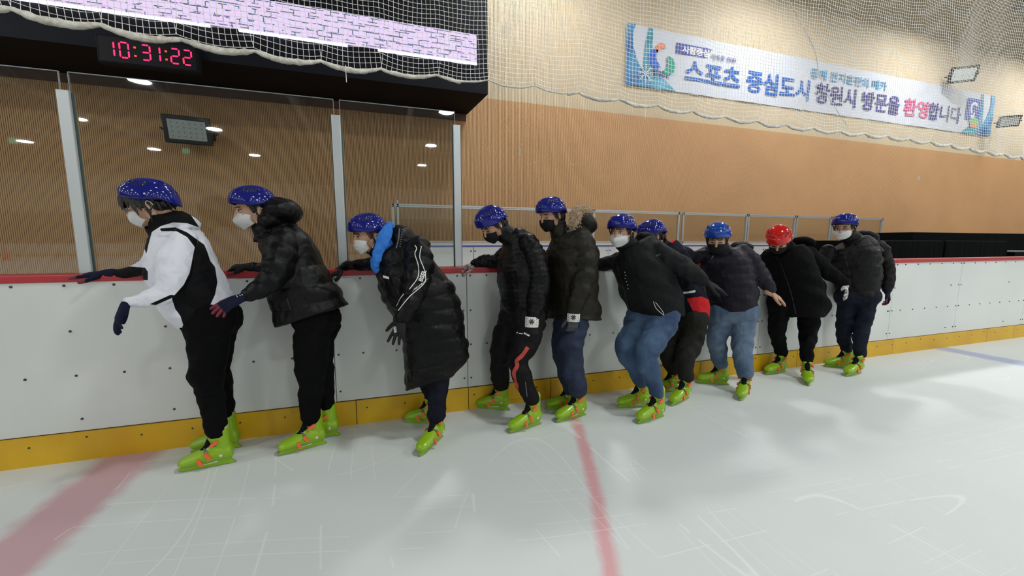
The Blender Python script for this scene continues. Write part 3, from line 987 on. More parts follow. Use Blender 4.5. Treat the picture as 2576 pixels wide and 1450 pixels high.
def head_bm(bm):
    I3 = M.Identity(3)
    ell(bm, (-.012, 0, .032), (.094, .076, .086), seg=28)
    ell(bm, (.026, 0, -.012), (.064, .066, .072), seg=24)
    ell(bm, (.030, 0, -.060), (.050, .052, .046), seg=24)
    ell(bm, (.055, 0, -.092), (.026, .028, .020))
    ell(bm, (.066, 0, .030), (.026, .050, .018))
    for s in (-1, 1):
        ell(bm, (.058, s * .040, -.030), (.026, .022, .022))
        ell(bm, (.002, s * .056, -.055), (.030, .012, .038))
        ell(bm, (-.012, s * .077, -.012), (.017, .008, .031), M.Rotation(RAD(s * 18), 3, 'Z') @ M.Rotation(RAD(-10), 3, 'Y'))
        ell(bm, (-.006, s * .074, -.030), (.010, .006, .013))
        ell(bm, (.097, s * .011, -.034), (.009, .008, .007))
    tube(bm, [V((.086, 0, .010)), V((.097, 0, -.012)), V((.106, 0, -.031))], [.009, .010, .012], n=10, dense=6)
    tube(bm, [V((.086, -.020, -.064)), V((.096, 0, -.062)), V((.086, .020, -.064))], [.004, .007, .004], n=8, dense=7)
    tube(bm, [V((.082, -.018, -.073)), V((.091, 0, -.074)), V((.082, .018, -.073))], [.004, .007, .004], n=8, dense=7)

def make_head(root, c, R, neck_to, eyes='open', skin=SKIN, limbs=None):
    """body mesh: head with face, neck, torso, arms, hands and legs as one skin"""
    bm = bmesh.new()
    head_bm(bm)
    for v in bm.verts: v.co = c + R @ v.co
    base = c + R @ V((-.030, 0, -.060))
    tube(bm, [base, base.lerp(neck_to, .55), neck_to], [.054, .054, .062], n=16, dense=8)
    me = remesh(bm, .0042, 3)
    bm = bmesh.new()
    if limbs: limbs(bm)
    tube(bm, [base.lerp(neck_to, .6), neck_to], [.05, .06], n=14)
    me2 = remesh(bm, .011, 3)
    bm = bmesh.new(); bm.from_mesh(me); n1 = len(bm.faces)
    bm.from_mesh(me2)
    for f in bm.faces: f.material_index = 0
    # eyes, lids, brows lie in the same mesh
    def add(cen, rad, mi, rot=M.Identity(3)):
        q = bmesh.ops.create_uvsphere(bm, u_segments=14, v_segments=9, radius=1)
        for v in q['verts']: v.co = c + R @ (V(cen) + rot @ V((v.co.x * rad[0], v.co.y * rad[1], v.co.z * rad[2])))
        for f in {f for v in q['verts'] for f in v.link_faces}: f.material_index = mi
    for s in (-1, 1):
        rz = M.Rotation(RAD(s * 22), 3, 'Z')
        if eyes == 'open':
            add((.0790, s * .031, .000), (.0095, .0128, .0040), 1, rz)
            add((.0875, s * .0325, .000), (.0035, .0052, .0052), 2, rz)
            add((.0830, s * .031, .0062), (.0085, .0165, .0022), 2, rz)
        else:
            add((.0830, s * .031, -.002), (.0085, .0150, .0018), 2, rz)
        add((.0865, s * .033, .0215), (.0050, .0190, .0036), 2, M.Rotation(RAD(s * 24), 3, 'Z') @ M.Rotation(RAD(-s * 6), 3, 'X'))
    mo = bpy.data.meshes.new('body'); bm.to_mesh(mo); bm.free()
    bpy.data.meshes.remove(me); bpy.data.meshes.remove(me2)
    return link('body', mo, [skin, mat('eye_white', (.62, .60, .56), .3), mat('brow_dark', (.014, .010, .009), .6)], root, True, shift=root.location)

def make_mask(root, c, R, mt, style='fold', drop=0.):
    """face mask shell: 'fold' = pointed fold respirator, 'cup' = rounded, 'flat' = surgical"""
    bm = bmesh.new()
    nu, nv = 24, 16
    g = []
    for j in range(nv + 1):
        v = j / nv
        row = []
        for i in range(nu + 1):
            u = -1 + 2 * i / nu
            a = u * RAD(74)
            top = -.014 - .016 * u * u; bot = -.118 + .034 * abs(u) ** 1.6
            z = top + (bot - top) * v - drop
            r_y = .073 - .010 * v * v
            fx = .097 + (.020 * sin(pi * min(v * 1.05 + .02, 1)) if style != 'flat' else .014 * sin(pi * min(v + .1, 1)))
            if style == 'fold': fx += .012 * max(0, 1 - abs(v - .42) * 2.6) * (1 - abs(u)) ** .8
            fx -= .016 * v ** 3
            x = (fx + .012) * (cos(a) ** .50 if style != 'fold' else (.8 * cos(a) ** .5 + .2 * (1 - abs(u)))) - .012
            y = r_y * sin(a) * 1.07
            if style == 'flat': x += .0022 * (1 if int(v * 8) % 2 else 0)
            row.append(bm.verts.new(c + R @ V((x, y, z))))
        g.append(row)
    for j in range(nv):
        for i in range(nu): bm.faces.new((g[j][i], g[j][i + 1], g[j + 1][i + 1], g[j + 1][i]))
    bmesh.ops.solidify(bm, geom=bm.faces[:], thickness=.0022)
    o = obj('face_mask', bm, mt, root, True, shift=root.location)
    e = {}
    for s in (-1, 1):
        a = RAD(74) * s
        bm = bmesh.new()
        pt = lambda x, y, z: c + R @ V((x, y, z))
        yx = .073 * 1.0 * sin(a)
        tube(bm, [pt(.022, s * .070, -.034 - drop), pt(.000, s * .082, -.014), pt(-.016, s * .090, .006), pt(-.030, s * .086, -.008), pt(-.028, s * .080, -.030), pt(-.002, s * .070, -.055), pt(.018, s * .062, -.080 - drop)], .0016, n=6, dense=22)
        obj('ear_loop', bm, mt, o, True, shift=root.location)
    return o

def make_helmet(root, c, R, col='blue', tilt=0., off=(0, 0, 0), vents=True, strap=True):
    if col == 'blue': mt = mat('helmet_blue', (.008, .012, .165), .13, spec=.2, coat=.35)
    elif col == 'light': mt = mat('helmet_light_blue', (.004, .050, .30), .15, spec=.35, coat=.25)
    else: mt = mat('helmet_red', (.50, .010, .007), .12, spec=.35, coat=.4)
    Rh = R @ M.Rotation(RAD(-tilt), 3, 'Y')
    c = c + R @ V(off)
    bm = bmesh.new()
    nu, nv = 112, 40
    rows = []
    def S(u, v, grow=0.):
        """u around (0 front), v 0 at the crown .. 1 at the rim"""
        a = 2 * pi * u
        ca, sa = cos(a), sin(a)
        zr = .036 + .008 * ca - .040 * (1 - ca) / 2 + .022 * math.exp(-((abs(a if a < pi else 2 * pi - a) - RAD(112)) / RAD(26)) ** 2) - .004 * sa * sa     # rim height, cut out over the ears
        ph = v * pi / 2
        A, B, H = .129 + grow, .108 + grow, .108 + grow
        z0 = zr
        # superellipse dome
        rr = sin(ph) ** .86
        zz = z0 + (.150 + grow - z0) * (cos(ph) ** .80 if cos(ph) > 0 else 0)
        band = .0045 * max(0, min(1, (v - .66) / .03))
        ridge = .0035 * math.exp(-((v - .50) / .035) ** 2)
        k = rr + (band + ridge) / .12
        back = 1.03 if ca < 0 else 1.0
        return V((-.004 + A * back * k * ca, B * k * sa, zz))
    for j in range(1, nv + 1):
        rows.append([S(i / nu, j / nv) for i in range(nu)])
    def slot(u, v):
        for s in (1, -1):
            uu = (u if s > 0 else 1 - u)
            for k in range(5):
                cu = .135 + .030 * k
                du = (uu - cu) - (.56 - v) * .16
                dv = v - .54
                if abs(dv) < .085 and abs(du) < .0060 + .0030 * cos(dv * 18): return True
        return False
    vr = []
    for j, r in enumerate(rows):
        vv = []
        for i, p in enumerate(r):
            if vents and slot(i / nu, (j + 1) / nv): p = p + (V((0, 0, .03)) - p).normalized() * .010
            vv.append(bm.verts.new(c + Rh @ p))
        vr.append(vv)
    top = bm.verts.new(c + Rh @ V((-.004, 0, .150)))
    for i in range(nu): bm.faces.new((top, vr[0][i], vr[0][(i + 1) % nu]))
    for j in range(nv - 1):
        for i in range(nu):
            f = bm.faces.new((vr[j][i], vr[j + 1][i], vr[j + 1][(i + 1) % nu], vr[j][(i + 1) % nu]))
            if vents and slot((i + .5) / nu, (j + 1.5) / nv): f.material_index = 1
    # rolled rim and inside
    inn = [bm.verts.new(c + Rh @ (S(i / nu, 1, -.007) + V((0, 0, .003)))) for i in range(nu)]
    for i in range(nu):
        f = bm.faces.new((vr[-1][i], inn[i], inn[(i + 1) % nu], vr[-1][(i + 1) % nu]))
    inn2 = [bm.verts.new(c + Rh @ S(i / nu, .80, -.010)) for i in range(nu)]
    for i in range(nu):
        f = bm.faces.new((inn[i], inn2[i], inn2[(i + 1) % nu], inn[(i + 1) % nu])); f.material_index = 1
    o = obj('helmet', bm, [mt, mat('vent_black', (.005, .005, .012), .6)], root, True, shift=root.location)
    for s in (-1, 1):
        bm = bmesh.new()
        p = S(.25 if s > 0 else .75, .90)
        ell(bm, c + Rh @ p, (.0055, .0055, .0055), seg=10)
        obj('rivet', bm, MATS['rivet_pale'], o, True, shift=root.location)
    if strap:
        BL = mat('strap_black', (.010, .010, .012), .7)
        for s in (-1, 1):
            bm = bmesh.new()
            q = [Rh @ V((.028, s * .093, .028)), Rh @ V((-.045, s * .092, .010))]
            j0 = R @ V((.000, s * .080, -.050)); ch = R @ V((.030, s * .010, -.122))
            c0 = c - R @ V(off)
            tube(bm, [c + q[0], (c + q[0]).lerp(c0 + j0, .5), c0 + j0, c0 + R @ V((.018, s * .055, -.104)), c0 + ch], .0048, n=8, dense=16)
            tube(bm, [c + q[1], c0 + j0], .0042, n=8)
            ell(bm, c0 + j0, (.010, .007, .012), seg=8)
            obj('chin_strap', bm, BL, o, True, shift=root.location)
    return o

def make_hair(root, c, R, col=(.010, .008, .008), style='short', seed=1):
    mt = mat('hair_%s' % ('brown' if col[0] > .05 else 'black'), col, .45, bump=(220, .5, .004))
    bm = bmesh.new()
    rnd = random.Random(seed)
    ell(bm, (-.020, 0, .034), (.096, .082, .088), seg=24)
    ell(bm, (-.045, 0, -.020), (.062, .074, .052), seg=20)
    for s in (-1, 1): ell(bm, (.018, s * .071, .008), (.016, .009, .032), seg=12)
    def lock(x, y, z0, L_, fwd, r=.008):
        p0 = V((x, y, z0)); p1 = p0 + V((fwd * .6, 0, -L_ * .5)); p2 = p0 + V((fwd, rnd.uniform(-.006, .006), -L_))
        tube(bm, [p0, p1, p2], [r, r * .85, r * .3], n=8, dense=7)
    n = 13
    for i in range(n):
        u = -1 + 2 * i / (n - 1)
        a = u * RAD(62)
        if style == 'short': lock(.088 * cos(a) - .006, .078 * sin(a), .062, rnd.uniform(.018, .030), .004)
        elif style == 'fringe': lock(.092 * cos(a) - .004, .080 * sin(a), .068, rnd.uniform(.036, .052), .008)
        elif style == 'long':
            lock(.096 * cos(a), .082 * sin(a), .070, rnd.uniform(.060, .080), rnd.uniform(.012, .026), .010)
    if style == 'long':
        for s in (-1, 1):
            for k in range(4): lock(.050 - .022 * k, s * .082, .040, rnd.uniform(.07, .10), .0, .011)
    for k in range(9):
        a = RAD(110 + 17.5 * k)
        lock(-.02 + .094 * cos(a), .080 * sin(a), -.015, rnd.uniform(.035, .05), 0, .011)
    for v in bm.verts: v.co = c + R @ v.co
    return link('hair', remesh(bm, .0045, 1, disp=((.010, .004),)), mt, root, True, shift=root.location)

def make_glasses(root, c, R, mt):
    bm = bmesh.new()
    for s in (-1, 1):
        pts = [V((.103 - .10 * abs(y) ** 1.3 * 3, s * y, z)) for y, z in [(.034 + .023 * cos(a) * (1.0), -.006 + .017 * sin(a)) for a in [2 * pi * k / 20 for k in range(21)]]]
        tube(bm, pts, .0015, n=6, round_ends=False)
        tube(bm, [V((.092, s * .056, .0)), V((.05, s * .078, .004)), V((-.010, s * .082, .006)), V((-.026, s * .080, -.012))], .0016, n=6, dense=12)
    tube(bm, [V((.102, -.012, -.002)), V((.106, 0, .001)), V((.102, .012, -.002))], .0015, n=6)
    for v in bm.verts: v.co = c + R @ v.co
    o = obj('glasses', bm, mt, root, True, shift=root.location)
    bm = bmesh.new()
    for s in (-1, 1):
        poly(bm, [c + R @ V((.103 - .10 * abs(y) ** 1.3 * 3, s * y, z)) for y, z in [(.034 + .022 * cos(a), -.006 + .016 * sin(a)) for a in [2 * pi * k / 16 for k in range(16)]]])
    obj('lenses', bm, GLASS, o, shift=root.location)

def make_hand(root, wrist, d, up, left, mt, name='glove', curl=(10, 14, 12), spread=9., scale=1., thumb=45., cuff=True, body_bm=None, tipmat=None, fat=1.12):
    """hand: fingers along d, back of the hand towards up; left=True puts the thumb on the left-hand side"""
    d = V(d).normalized(); up = V(up); up = (up - d * up.dot(d)).normalized()
    side = up.cross(d)                 # towards the left of someone looking along d with up above
    ts = -1 if left else 1             # thumb side (palm down: a left hand has its thumb to the right)
    R = M((d, side, up)).transposed()
    bm = bmesh.new()
    # palm
    st = [(0, .026, .021), (.02, .029, .021), (.05, .038, .018), (.080, .042, .015), (.092, .040, .012)]
    loft(bm, [[V((x, w_ * cos(a), t_ * sin(a))) for a in [2 * pi * k / 18 for k in range(18)]] for x, w_, t_ in cr(st, 12)])
    ell(bm, (.035, ts * .024, -.008), (.032, .017, .016))
    tips = []
    for i, (y, L_, r) in enumerate(((.030, .072, .0092), (.0105, .080, .0096), (-.0100, .075, .0092), (-.0290, .060, .0082))):
        yy = ts * y
        a = RAD(spread * (1.5 - i) / 1.5) * ts
        p = V((.084 - .004 * (i == 3), yy, -.001)); pts = [p - V((.02, 0, 0)), p]
        th = 0
        for seg, cu in zip((.45, .30, .25), curl):
            th += RAD(cu + 2 * i)
            p = p + V((cos(th) * cos(a), cos(th) * sin(a), -sin(th))) * L_ * seg
            pts.append(p)
        tube(bm, pts, [r * 1.1 * fat, r * 1.1 * fat, r * fat, r * .93 * fat, r * .8 * fat], n=10)
    p = V((.020, ts * .026, -.006)); pts = [p]
    ang = RAD(thumb)
    p = p + V((cos(ang) * .034, ts * sin(ang) * .034, -.010)); pts.append(p)
    p = p + V((cos(ang * .72) * .030, ts * sin(ang * .72) * .030, -.008)); pts.append(p)
    p = p + V((cos(ang * .5) * .024, ts * sin(ang * .5) * .024, -.004)); pts.append(p)
    tube(bm, pts, [.0145 * fat, .0125 * fat, .0110 * fat, .0090 * fat], n=10)
    if not cuff: pass
    elif cuff: tube(bm, [V((-.045, 0, 0)), V((-.015, 0, 0)), V((.01, 0, 0))], [.031 * fat, .028 * fat, .026], n=16, flat=.8)
    for v in bm.verts: v.co = wrist + R @ (v.co * scale)
    me = remesh(bm, .0036, 2)
    mats = [mt] if tipmat is None else [mt, tipmat]
    o = link(name, me, mats, root, True, shift=root.location)
    if tipmat is not None:
        Ri = R.transposed(); w0 = wrist - root.location
        for f in me.polygons:
            q = Ri @ (f.center - w0) / scale
            if q.x > .118 or (q.x > .06 and ts * q.y > .052): f.material_index = 1
    return o
# ================================================================ clothed figures
def lens(p):
    """how much a wide lens stretches a width at this point"""
    q = p - EYE; z = RZ.dot(q); return z / sqrt(z * z + RX.dot(q) ** 2)

def sections(st, Yc, yaw, k=1.3):
    """torso stations [(xl, yl, xr, yr)] in the picture -> [(centre, along, a, b)] as solid cross sections facing yaw"""
    out = []
    cs, es = [], []
    for i, s in enumerate(st):
        Y = Yc[i] if hasattr(Yc, '__len__') else Yc
        c = at((s[0] + s[2]) / 2, (s[1] + s[3]) / 2, Y)
        cs.append((c, sqrt((s[2] - s[0]) ** 2 + (s[3] - s[1]) ** 2) / 2 / ppm(c) * lens(c)))
        e = at(s[2], s[3], Y) - at(s[0], s[1], Y); vd = (c - EYE).normalized()
        es.append((e - vd * e.dot(vd)).normalized())
    return cs, es

def torso(bm, st, Yc, yaw, k=1.3, n=36, puff=None, dense=70, kk=None, wrin=.0, seed=0, grow=0., trim=0., expo=2.35):
    cs, es = sections(st, Yc, yaw)
    ks = kk if kk else [k] * len(cs)
    q = cr([(*c, w_, k_, *e_) for (c, w_), k_, e_ in zip(cs, ks, es)], dense)
    P = [V(c[:3]) for c in q]; W = [c[3] for c in q]; K = [c[4] for c in q]
    h = V((cos(RAD(yaw)), sin(RAD(yaw)), 0))
    rings = []; s = 0
    for i, p in enumerate(P):
        if i: s += (P[i] - P[i - 1]).length
        t0 = (P[min(i + 1, dense - 1)] - P[max(i - 1, 0)]).normalized()
        e_ = V(q[i][5:8]); t = e_.cross((p - EYE).normalized()).normalized()
        if t.dot(t0) < 0: t = -t
        f = (h - t * h.dot(t)).normalized(); sd = t.cross(f)
        vd = (p - EYE).normalized()
        e = vd.cross(t).normalized()
        a = W[i] / sqrt(f.dot(e) ** 2 + (K[i] * sd.dot(e)) ** 2)
        b = a * K[i]
        g = 1.
        if puff: g = 1 + puff[1] * (abs(sin(pi * (s / puff[0]))) ** .5 - .75)
        a = a * g + grow; b = b * g + grow
        ring = []
        for j in range(n):
            an = 2 * pi * j / n
            ca, sa = cos(an), sin(an)
            rr = (abs(ca) ** expo + abs(sa) ** expo) ** (-1 / expo)
            if wrin: rr *= 1 + wrin * noise.noise(V((s * 9 + ca, sa * 1.6 + seed, seed)))
            ring.append(p + f * (a * ca * rr) + sd * (b * sa * rr))
        rings.append(ring)
    if trim: rings = rings[int(trim * dense):]
    # rounded closing rings
    def shrink(r, d, f_): 
        c = sum(r, V()) / len(r)
        return [c + (v - c) * f_ + d for v in r]
    t0 = (P[0] - P[1]).normalized(); t1 = (P[-1] - P[-2]).normalized()
    rings = [shrink(rings[0], t0 * .012, .8)] + rings + [shrink(rings[-1], t1 * .004, .96)]
    loft(bm, rings)
    return P, W

def limb(bm, pts, n=16, dense=None, puff=None, wrin=0., seed=0, grow=0., flat=1.):
    """pts [(px, py, Y, r_px)] -> tube, radius measured in the picture"""
    P, Rr = [], []
    for q in pts:
        p = at(q[0], q[1], q[2]); P.append(p); Rr.append(q[3] / ppm(p) * lens(p) + grow)
    dense = dense or 34
    tube(bm, P, Rr, n=n, dense=dense, puff=puff, wrin=wrin, seed=seed, flat=flat)
    return P

def drape(name, garments, lines, width, mt, parent, root, closed=False, off=.0022, Ymax=None):
    """ribbon sewn on a garment: each picture polyline is cast on the cloth and given a width in metres"""
    bts = []
    for g in garments:
        me = g.data
        off0 = root.location
        bts.append(BVHTree.FromPolygons([v.co + off0 for v in me.vertices], [tuple(p.vertices) for p in me.polygons]))
    bm = bmesh.new()
    for ln in lines:
        q = cr(ln, max(4, int(sum(sqrt((a[0] - b[0]) ** 2 + (a[1] - b[1]) ** 2) for a, b in zip(ln, ln[1:])) / 3)))
        pts = []
        for x, y in q:
            d = ray(x, y).normalized(); best = None
            for bt in bts:
                hit = bt.ray_cast(EYE, d)
                if hit[0] is not None and (best is None or hit[3] < best[1]): best = (hit[0], hit[3], hit[1])
            if best: pts.append((best[0], best[2] if best[2].dot(d) < 0 else -best[2]))
        if len(pts) < 2: continue
        rows = []
        for i, (p, nn) in enumerate(pts):
            t = (pts[min(i + 1, len(pts) - 1)][0] - pts[max(i - 1, 0)][0])
            if t.length < 1e-6: continue
            t.normalize()
            s_ = nn.cross(t).normalized()
            rows.append([p + s_ * width / 2 + nn * off, p - s_ * width / 2 + nn * off, p - s_ * width / 2 - nn * .001, p + s_ * width / 2 - nn * .001])
        loft(bm, rows)
    if not len(bm.faces):
        bm.free(); return None
    return obj(name, bm, mt, parent, shift=root.location)

def decal(name, garments, me, px, py, xdir, ydir, size, mt, parent, root, off=.0025):
    """flat print (2D mesh) cast on the garment around picture point (px, py); xdir, ydir in picture pixels per unit"""
    bts = [BVHTree.FromPolygons([v.co + root.location for v in g.data.vertices], [tuple(p.vertices) for p in g.data.polygons]) for g in garments]
    bm = bmesh.new(); bm.from_mesh(me)
    bmesh.ops.subdivide_edges(bm, edges=bm.edges[:], cuts=1)
    bad = []
    last = None
    for v in bm.verts:
        x = px + (v.co.x * xdir[0] + v.co.y * ydir[0]) * size
        y = py + (v.co.x * xdir[1] + v.co.y * ydir[1]) * size
        d = ray(x, y).normalized(); best = None
        for bt in bts:
            h_ = bt.ray_cast(EYE, d)
            if h_[0] is not None and (best is None or h_[3] < best[1]): best = (h_[0], h_[3])
        if best is None: bad.append(v); continue
        v.co = best[0] - d * off
    bmesh.ops.delete(bm, geom=bad, context='VERTS')
    if not len(bm.faces):
        bm.free(); return None
    return obj(name, bm, mt, parent, shift=root.location)

def add_zone(o, root, polys, attr='zone', both=()):
    """signed distance (m, positive inside) of every vertex to picture polygons, kept as an attribute of the cloth"""
    me = o.data
    def seg(p, a, b):
        ax, ay = b[0] - a[0], b[1] - a[1]; L2 = ax * ax + ay * ay
        t = max(0, min(1, ((p[0] - a[0]) * ax + (p[1] - a[1]) * ay) / L2)) if L2 else 0
        return sqrt((p[0] - a[0] - t * ax) ** 2 + (p[1] - a[1] - t * ay) ** 2)
    at_ = me.attributes.new(attr, 'FLOAT', 'POINT')
    vals = []
    for v in me.vertices:
        q = v.co + root.location - EYE
        z = RZ.dot(q); x = CX + FPX * RX.dot(q) / z; y = CY + FPX * RY.dot(q) / z
        best = -1e9
        vn = v.normal.dot(q.normalized())
        for ip, pg in enumerate(polys):
            if ip not in both and vn > -.02:
                best = max(best, -2.); continue
            ins = False; dm = 1e9
            for i in range(len(pg)):
                a, b = pg[i - 1], pg[i]
                dm = min(dm, seg((x, y), a, b))
                if (a[1] > y) != (b[1] > y) and x < (b[0] - a[0]) * (y - a[1]) / (b[1] - a[1]) + a[0]: ins = not ins
            best = max(best, dm if ins else -dm)
        vals.append(best)
    at_.data.foreach_set('value', vals)

def zone_mat(name, col_out, col_in, rough=.8, bump=None, attr='zone'):
    mt = mat(name, col_out, rough, bump=bump, spec=.12)
    nt = mt.node_tree; N = nt.nodes; L = nt.links
    a = N.new('ShaderNodeAttribute'); a.attribute_name = attr
    g = N.new('ShaderNodeMath'); g.operation = 'MULTIPLY_ADD'; g.inputs[1].default_value = 1.0; g.inputs[2].default_value = .5; g.use_clamp = True
    L.new(a.outputs['Fac'], g.inputs[0])
    mx = N.new('ShaderNodeMix'); mx.data_type = 'RGBA'
    mx.inputs[6].default_value = (*col_out, 1); mx.inputs[7].default_value = (*col_in, 1)
    L.new(g.outputs[0], mx.inputs[0]); L.new(mx.outputs[2], N['Principled BSDF'].inputs['Base Color'])
    return mt

def denim(name, dark, light, sc_=5.):
    return mat(name, dark, .85, bump=(60, .25, .004), var=(sc_, light))

def person(label, base, P):
    """P: dict with the figure's measurements; builds body, hair, helmet, mask, jacket, trousers, hands, skates"""
    b0 = onice(*base)
    root = empty('person', (b0.x, b0.y, 0), label, 'person', 'skaters in a line along the boards')
    sh = root.location
    vx = P.get('voxel', .0070)
    # skates
    for i, kw in enumerate(P['skates']):
        A, _ = place_skate(root, **kw)
        lg = P['legs'][P.get('order', (0, 1))[i]]
        q = A + V((0, 0, .05)) - EYE; z = RZ.dot(q); ax, ay = CX + FPX * RX.dot(q) / z, CY + FPX * RY.dot(q) / z
        e = lg[-1]
        lg[-1] = (ax * .75 + e[0] * .25, max(e[1], ay) + 3, A.y, e[3] * 1.06)
        f_ = lg[-2]; lg[-2] = (f_[0] + (ax - e[0]) * .3, f_[1], (f_[2] + A.y) / 2, f_[3])
    # head
    hx, hy, hY, yaw, pitch, roll = P['head']
    c = at(hx, hy, hY); R = frame(yaw, pitch, roll)
    nk = at(*P['neck'])
    def limbs(bm):
        torso(bm, P['torso'], P['tY'], P['yaw'], k=P.get('k', 1.3), dense=30, n=20, grow=-.035)
        for a in P['arms']: limb(bm, a['pts'], dense=14, grow=-.022, n=10)
        for a in P['legs']: limb(bm, a, dense=16, grow=-.018, n=10)
        tube(bm, [nk, at((P['torso'][1][0] + P['torso'][1][2]) / 2, (P['torso'][1][1] + P['torso'][1][3]) / 2, P['tY'] if not hasattr(P['tY'], '__len__') else P['tY'][1])], [.06, .08], n=12)
    body = make_head(root, c, R, nk, P.get('eyes', 'open'), SKIN, limbs)
    make_hair(root, c, R, P.get('hair', (.010, .008, .008)), P.get('hairstyle', 'short'), seed=len(label))
    make_helmet(root, c, R, P.get('helmet', 'blue'), P.get('htilt', 0), P.get('hoff', (0, 0, 0)))
    if P.get('mask'): make_mask(root, c, R, P['mask'], P.get('mstyle', 'fold'), P.get('mdrop', 0.))
    if P.get('glasses'): make_glasses(root, c, R, P['glasses'])
    # jacket: torso, sleeves and collar grow together
    bm = bmesh.new()
    torso(bm, P['torso'], P['tY'], P['yaw'], k=P.get('k', 1.3), puff=P.get('puff'), wrin=.10, seed=len(label) * .37)
    for i, a in enumerate(P['arms']):
        limb(bm, a['pts'], puff=a.get('puff', P.get('apuff')), wrin=.12, seed=i + len(label) * .11, dense=46, n=18)
    for q in P.get('lumps', ()):
        p = at(q[0], q[1], q[2]); s_ = ppm(p)
        ell(bm, p, (q[3] / s_, q[5], q[4] / s_), M.Rotation(RAD(q[6] if len(q) > 6 else 0), 3, 'Y'))
    cl = P.get('ccol', (.082, .076, 0.))
    top = c + R @ V((-.036, 0, -.078 - cl[2]))
    tube(bm, [nk + (nk - top).normalized() * .05, nk, top], [cl[0] * 1.12, cl[0], cl[1]], n=20, dense=14, wrin=.10, round_ends=False)
    if P.get('collar'):
        limb(bm, [(q[0], q[1], q[2], q[3] * P.get('cscale', .72)) for q in P['collar']], dense=36, wrin=.1, seed=2)
    jk = link(P.get('jname', 'jacket'), remesh(bm, vx, P.get('smooth', 2), disp=P.get('disp', ((.05, .010), (.14, .014)))), P['jmat'], root, True, shift=sh)
    # trousers
    bm = bmesh.new()
    for i, a in enumerate(P['legs']):
        pp = []
        limb(bm, a, wrin=P.get('twrin', .16), seed=i * 2.3 + len(label) * .21, dense=44, n=20)
    a, b = P['legs'][0][0], P['legs'][1][0]
    pa, pb = at(a[0], a[1], a[2]), at(b[0], b[1], b[2])
    tube(bm, [pa + V((0, 0, .04)), pb + V((0, 0, .04))], [a[3] / ppm(pa) * 1.02, b[3] / ppm(pb) * 1.02], n=18)
    tr = link('trousers', remesh(bm, .0085, 2, disp=P.get('tdisp', ((.04, .009), (.12, .012)))), P['tmat'], root, True, shift=sh)
    # hands
    for hd in P['hands']:
        w_ = at(*hd['wrist']); tip = at(*hd['tip'])
        make_hand(root, w_, tip - w_, hd['up'], hd.get('left', True), hd['mat'], hd.get('name', 'glove'), curl=hd.get('curl', (10, 14, 12)), spread=hd.get('spread', 9),
                  thumb=hd.get('thumb', 45), cuff=hd.get('cuff', True), tipmat=hd.get('tip_mat'), scale=hd.get('scale', 1.0), fat=hd.get('fat', 1.12))
    return root, jk, tr, c, R

BLACKC = mat('cloth_black', (.0028, .0028, .0034), .85, bump=(40, .35, .006), spec=.1)
BLACKN = mat('nylon_black', (.0032, .0031, .0037), .42, bump=(22, .6, .010), spec=.18)
MASKW = mat('mask_white', (.95, .96, .96), .8, bump=(30, .15, .003))
MASKB = mat('mask_black', (.010, .010, .011), .8)
NAVYG = mat('glove_navy', (.006, .007, .026), .85, bump=(180, .5, .003), spec=.2)
BURG = mat('glove_burgundy', (.16, .012, .03), .7)
BLKG = mat('glove_black', (.006, .006, .008), .7, bump=(120, .4, .003), spec=.3)
WHITEP = mat('piping_white', (.75, .75, .72), .6)

PEOPLE = {}
# ---- 1: white jacket with black panels
PEOPLE[1] = person('person in a white jacket with black panels and glasses, leading the line', (540, 1150), dict(
    skates=[dict(toe=(449, 1190), heel=(596, 1163)), dict(toe=(480, 1141), heel=(620, 1123.5))],
    head=(372, 514, 2.80, 194, 22, 0), hoff=(-.008, 0, -.006), htilt=20, neck=(425, 578, 2.82), hairstyle='long', eyes='open', mask=MASKW, mstyle='cup',
    glasses=mat('wire_grey', (.25, .25, .26), .3, .8),
    torso=[(392, 575, 462, 545), (372, 600, 498, 572), (368, 638, 535, 622), (372, 690, 562, 678), (388, 745, 584, 730), (424, 795, 602, 768), (455, 828, 606, 795)],
    tY=2.83, yaw=184, k=1.25,
    arms=[dict(pts=[(462, 604, 2.66, 38), (447, 645, 2.60, 48), (437, 690, 2.56, 47), (420, 733, 2.54, 38), (372, 752, 2.50, 28), (328, 760, 2.48, 21)]),
          dict(pts=[(405, 625, 3.02, 34), (372, 668, 3.12, 24), (330, 684, 3.17, 19), (268, 691, 3.21, 13)])],
    collar=[(380, 590, 2.75, 12), (372, 572, 2.84, 12), (395, 548, 2.95, 14), (450, 540, 2.94, 18), (478, 560, 2.82, 18), (455, 580, 2.72, 15), (410, 592, 2.70, 12), (380, 590, 2.75, 12)],
    lumps=[(458, 558, 2.82, 36, 22, .11, 25)],
    jmat=zone_mat('jacket_white_black', (.70, .71, .78), (.004, .004, .005), .7, bump=(22, .5, .008)),
    disp=((.03, .010), (.10, .016)),
    legs=[[(524, 815, 2.76, 60), (524, 880, 2.77, 54), (522, 940, 2.78, 49), (526, 1000, 2.80, 37), (536, 1062, 2.82, 29)],
          [(552, 815, 2.93, 52), (548, 880, 2.95, 42), (546, 940, 2.98, 36), (562, 990, 3.01, 30), (580, 1040, 3.04, 19)]],
    tmat=BLACKC, twrin=.14,
    hands=[dict(wrist=(319, 762, 2.475), tip=(298, 800, 2.44), up=(-1, -.5, .5), left=True, mat=NAVYG, curl=(8, 12, 10), cuff=False),
           dict(wrist=(262, 690, 3.195), tip=(214, 692, 3.195), up=(-.1, -.2, 1), left=False, mat=NAVYG, tip_mat=BURG, curl=(3, 6, 4), thumb=50)]))
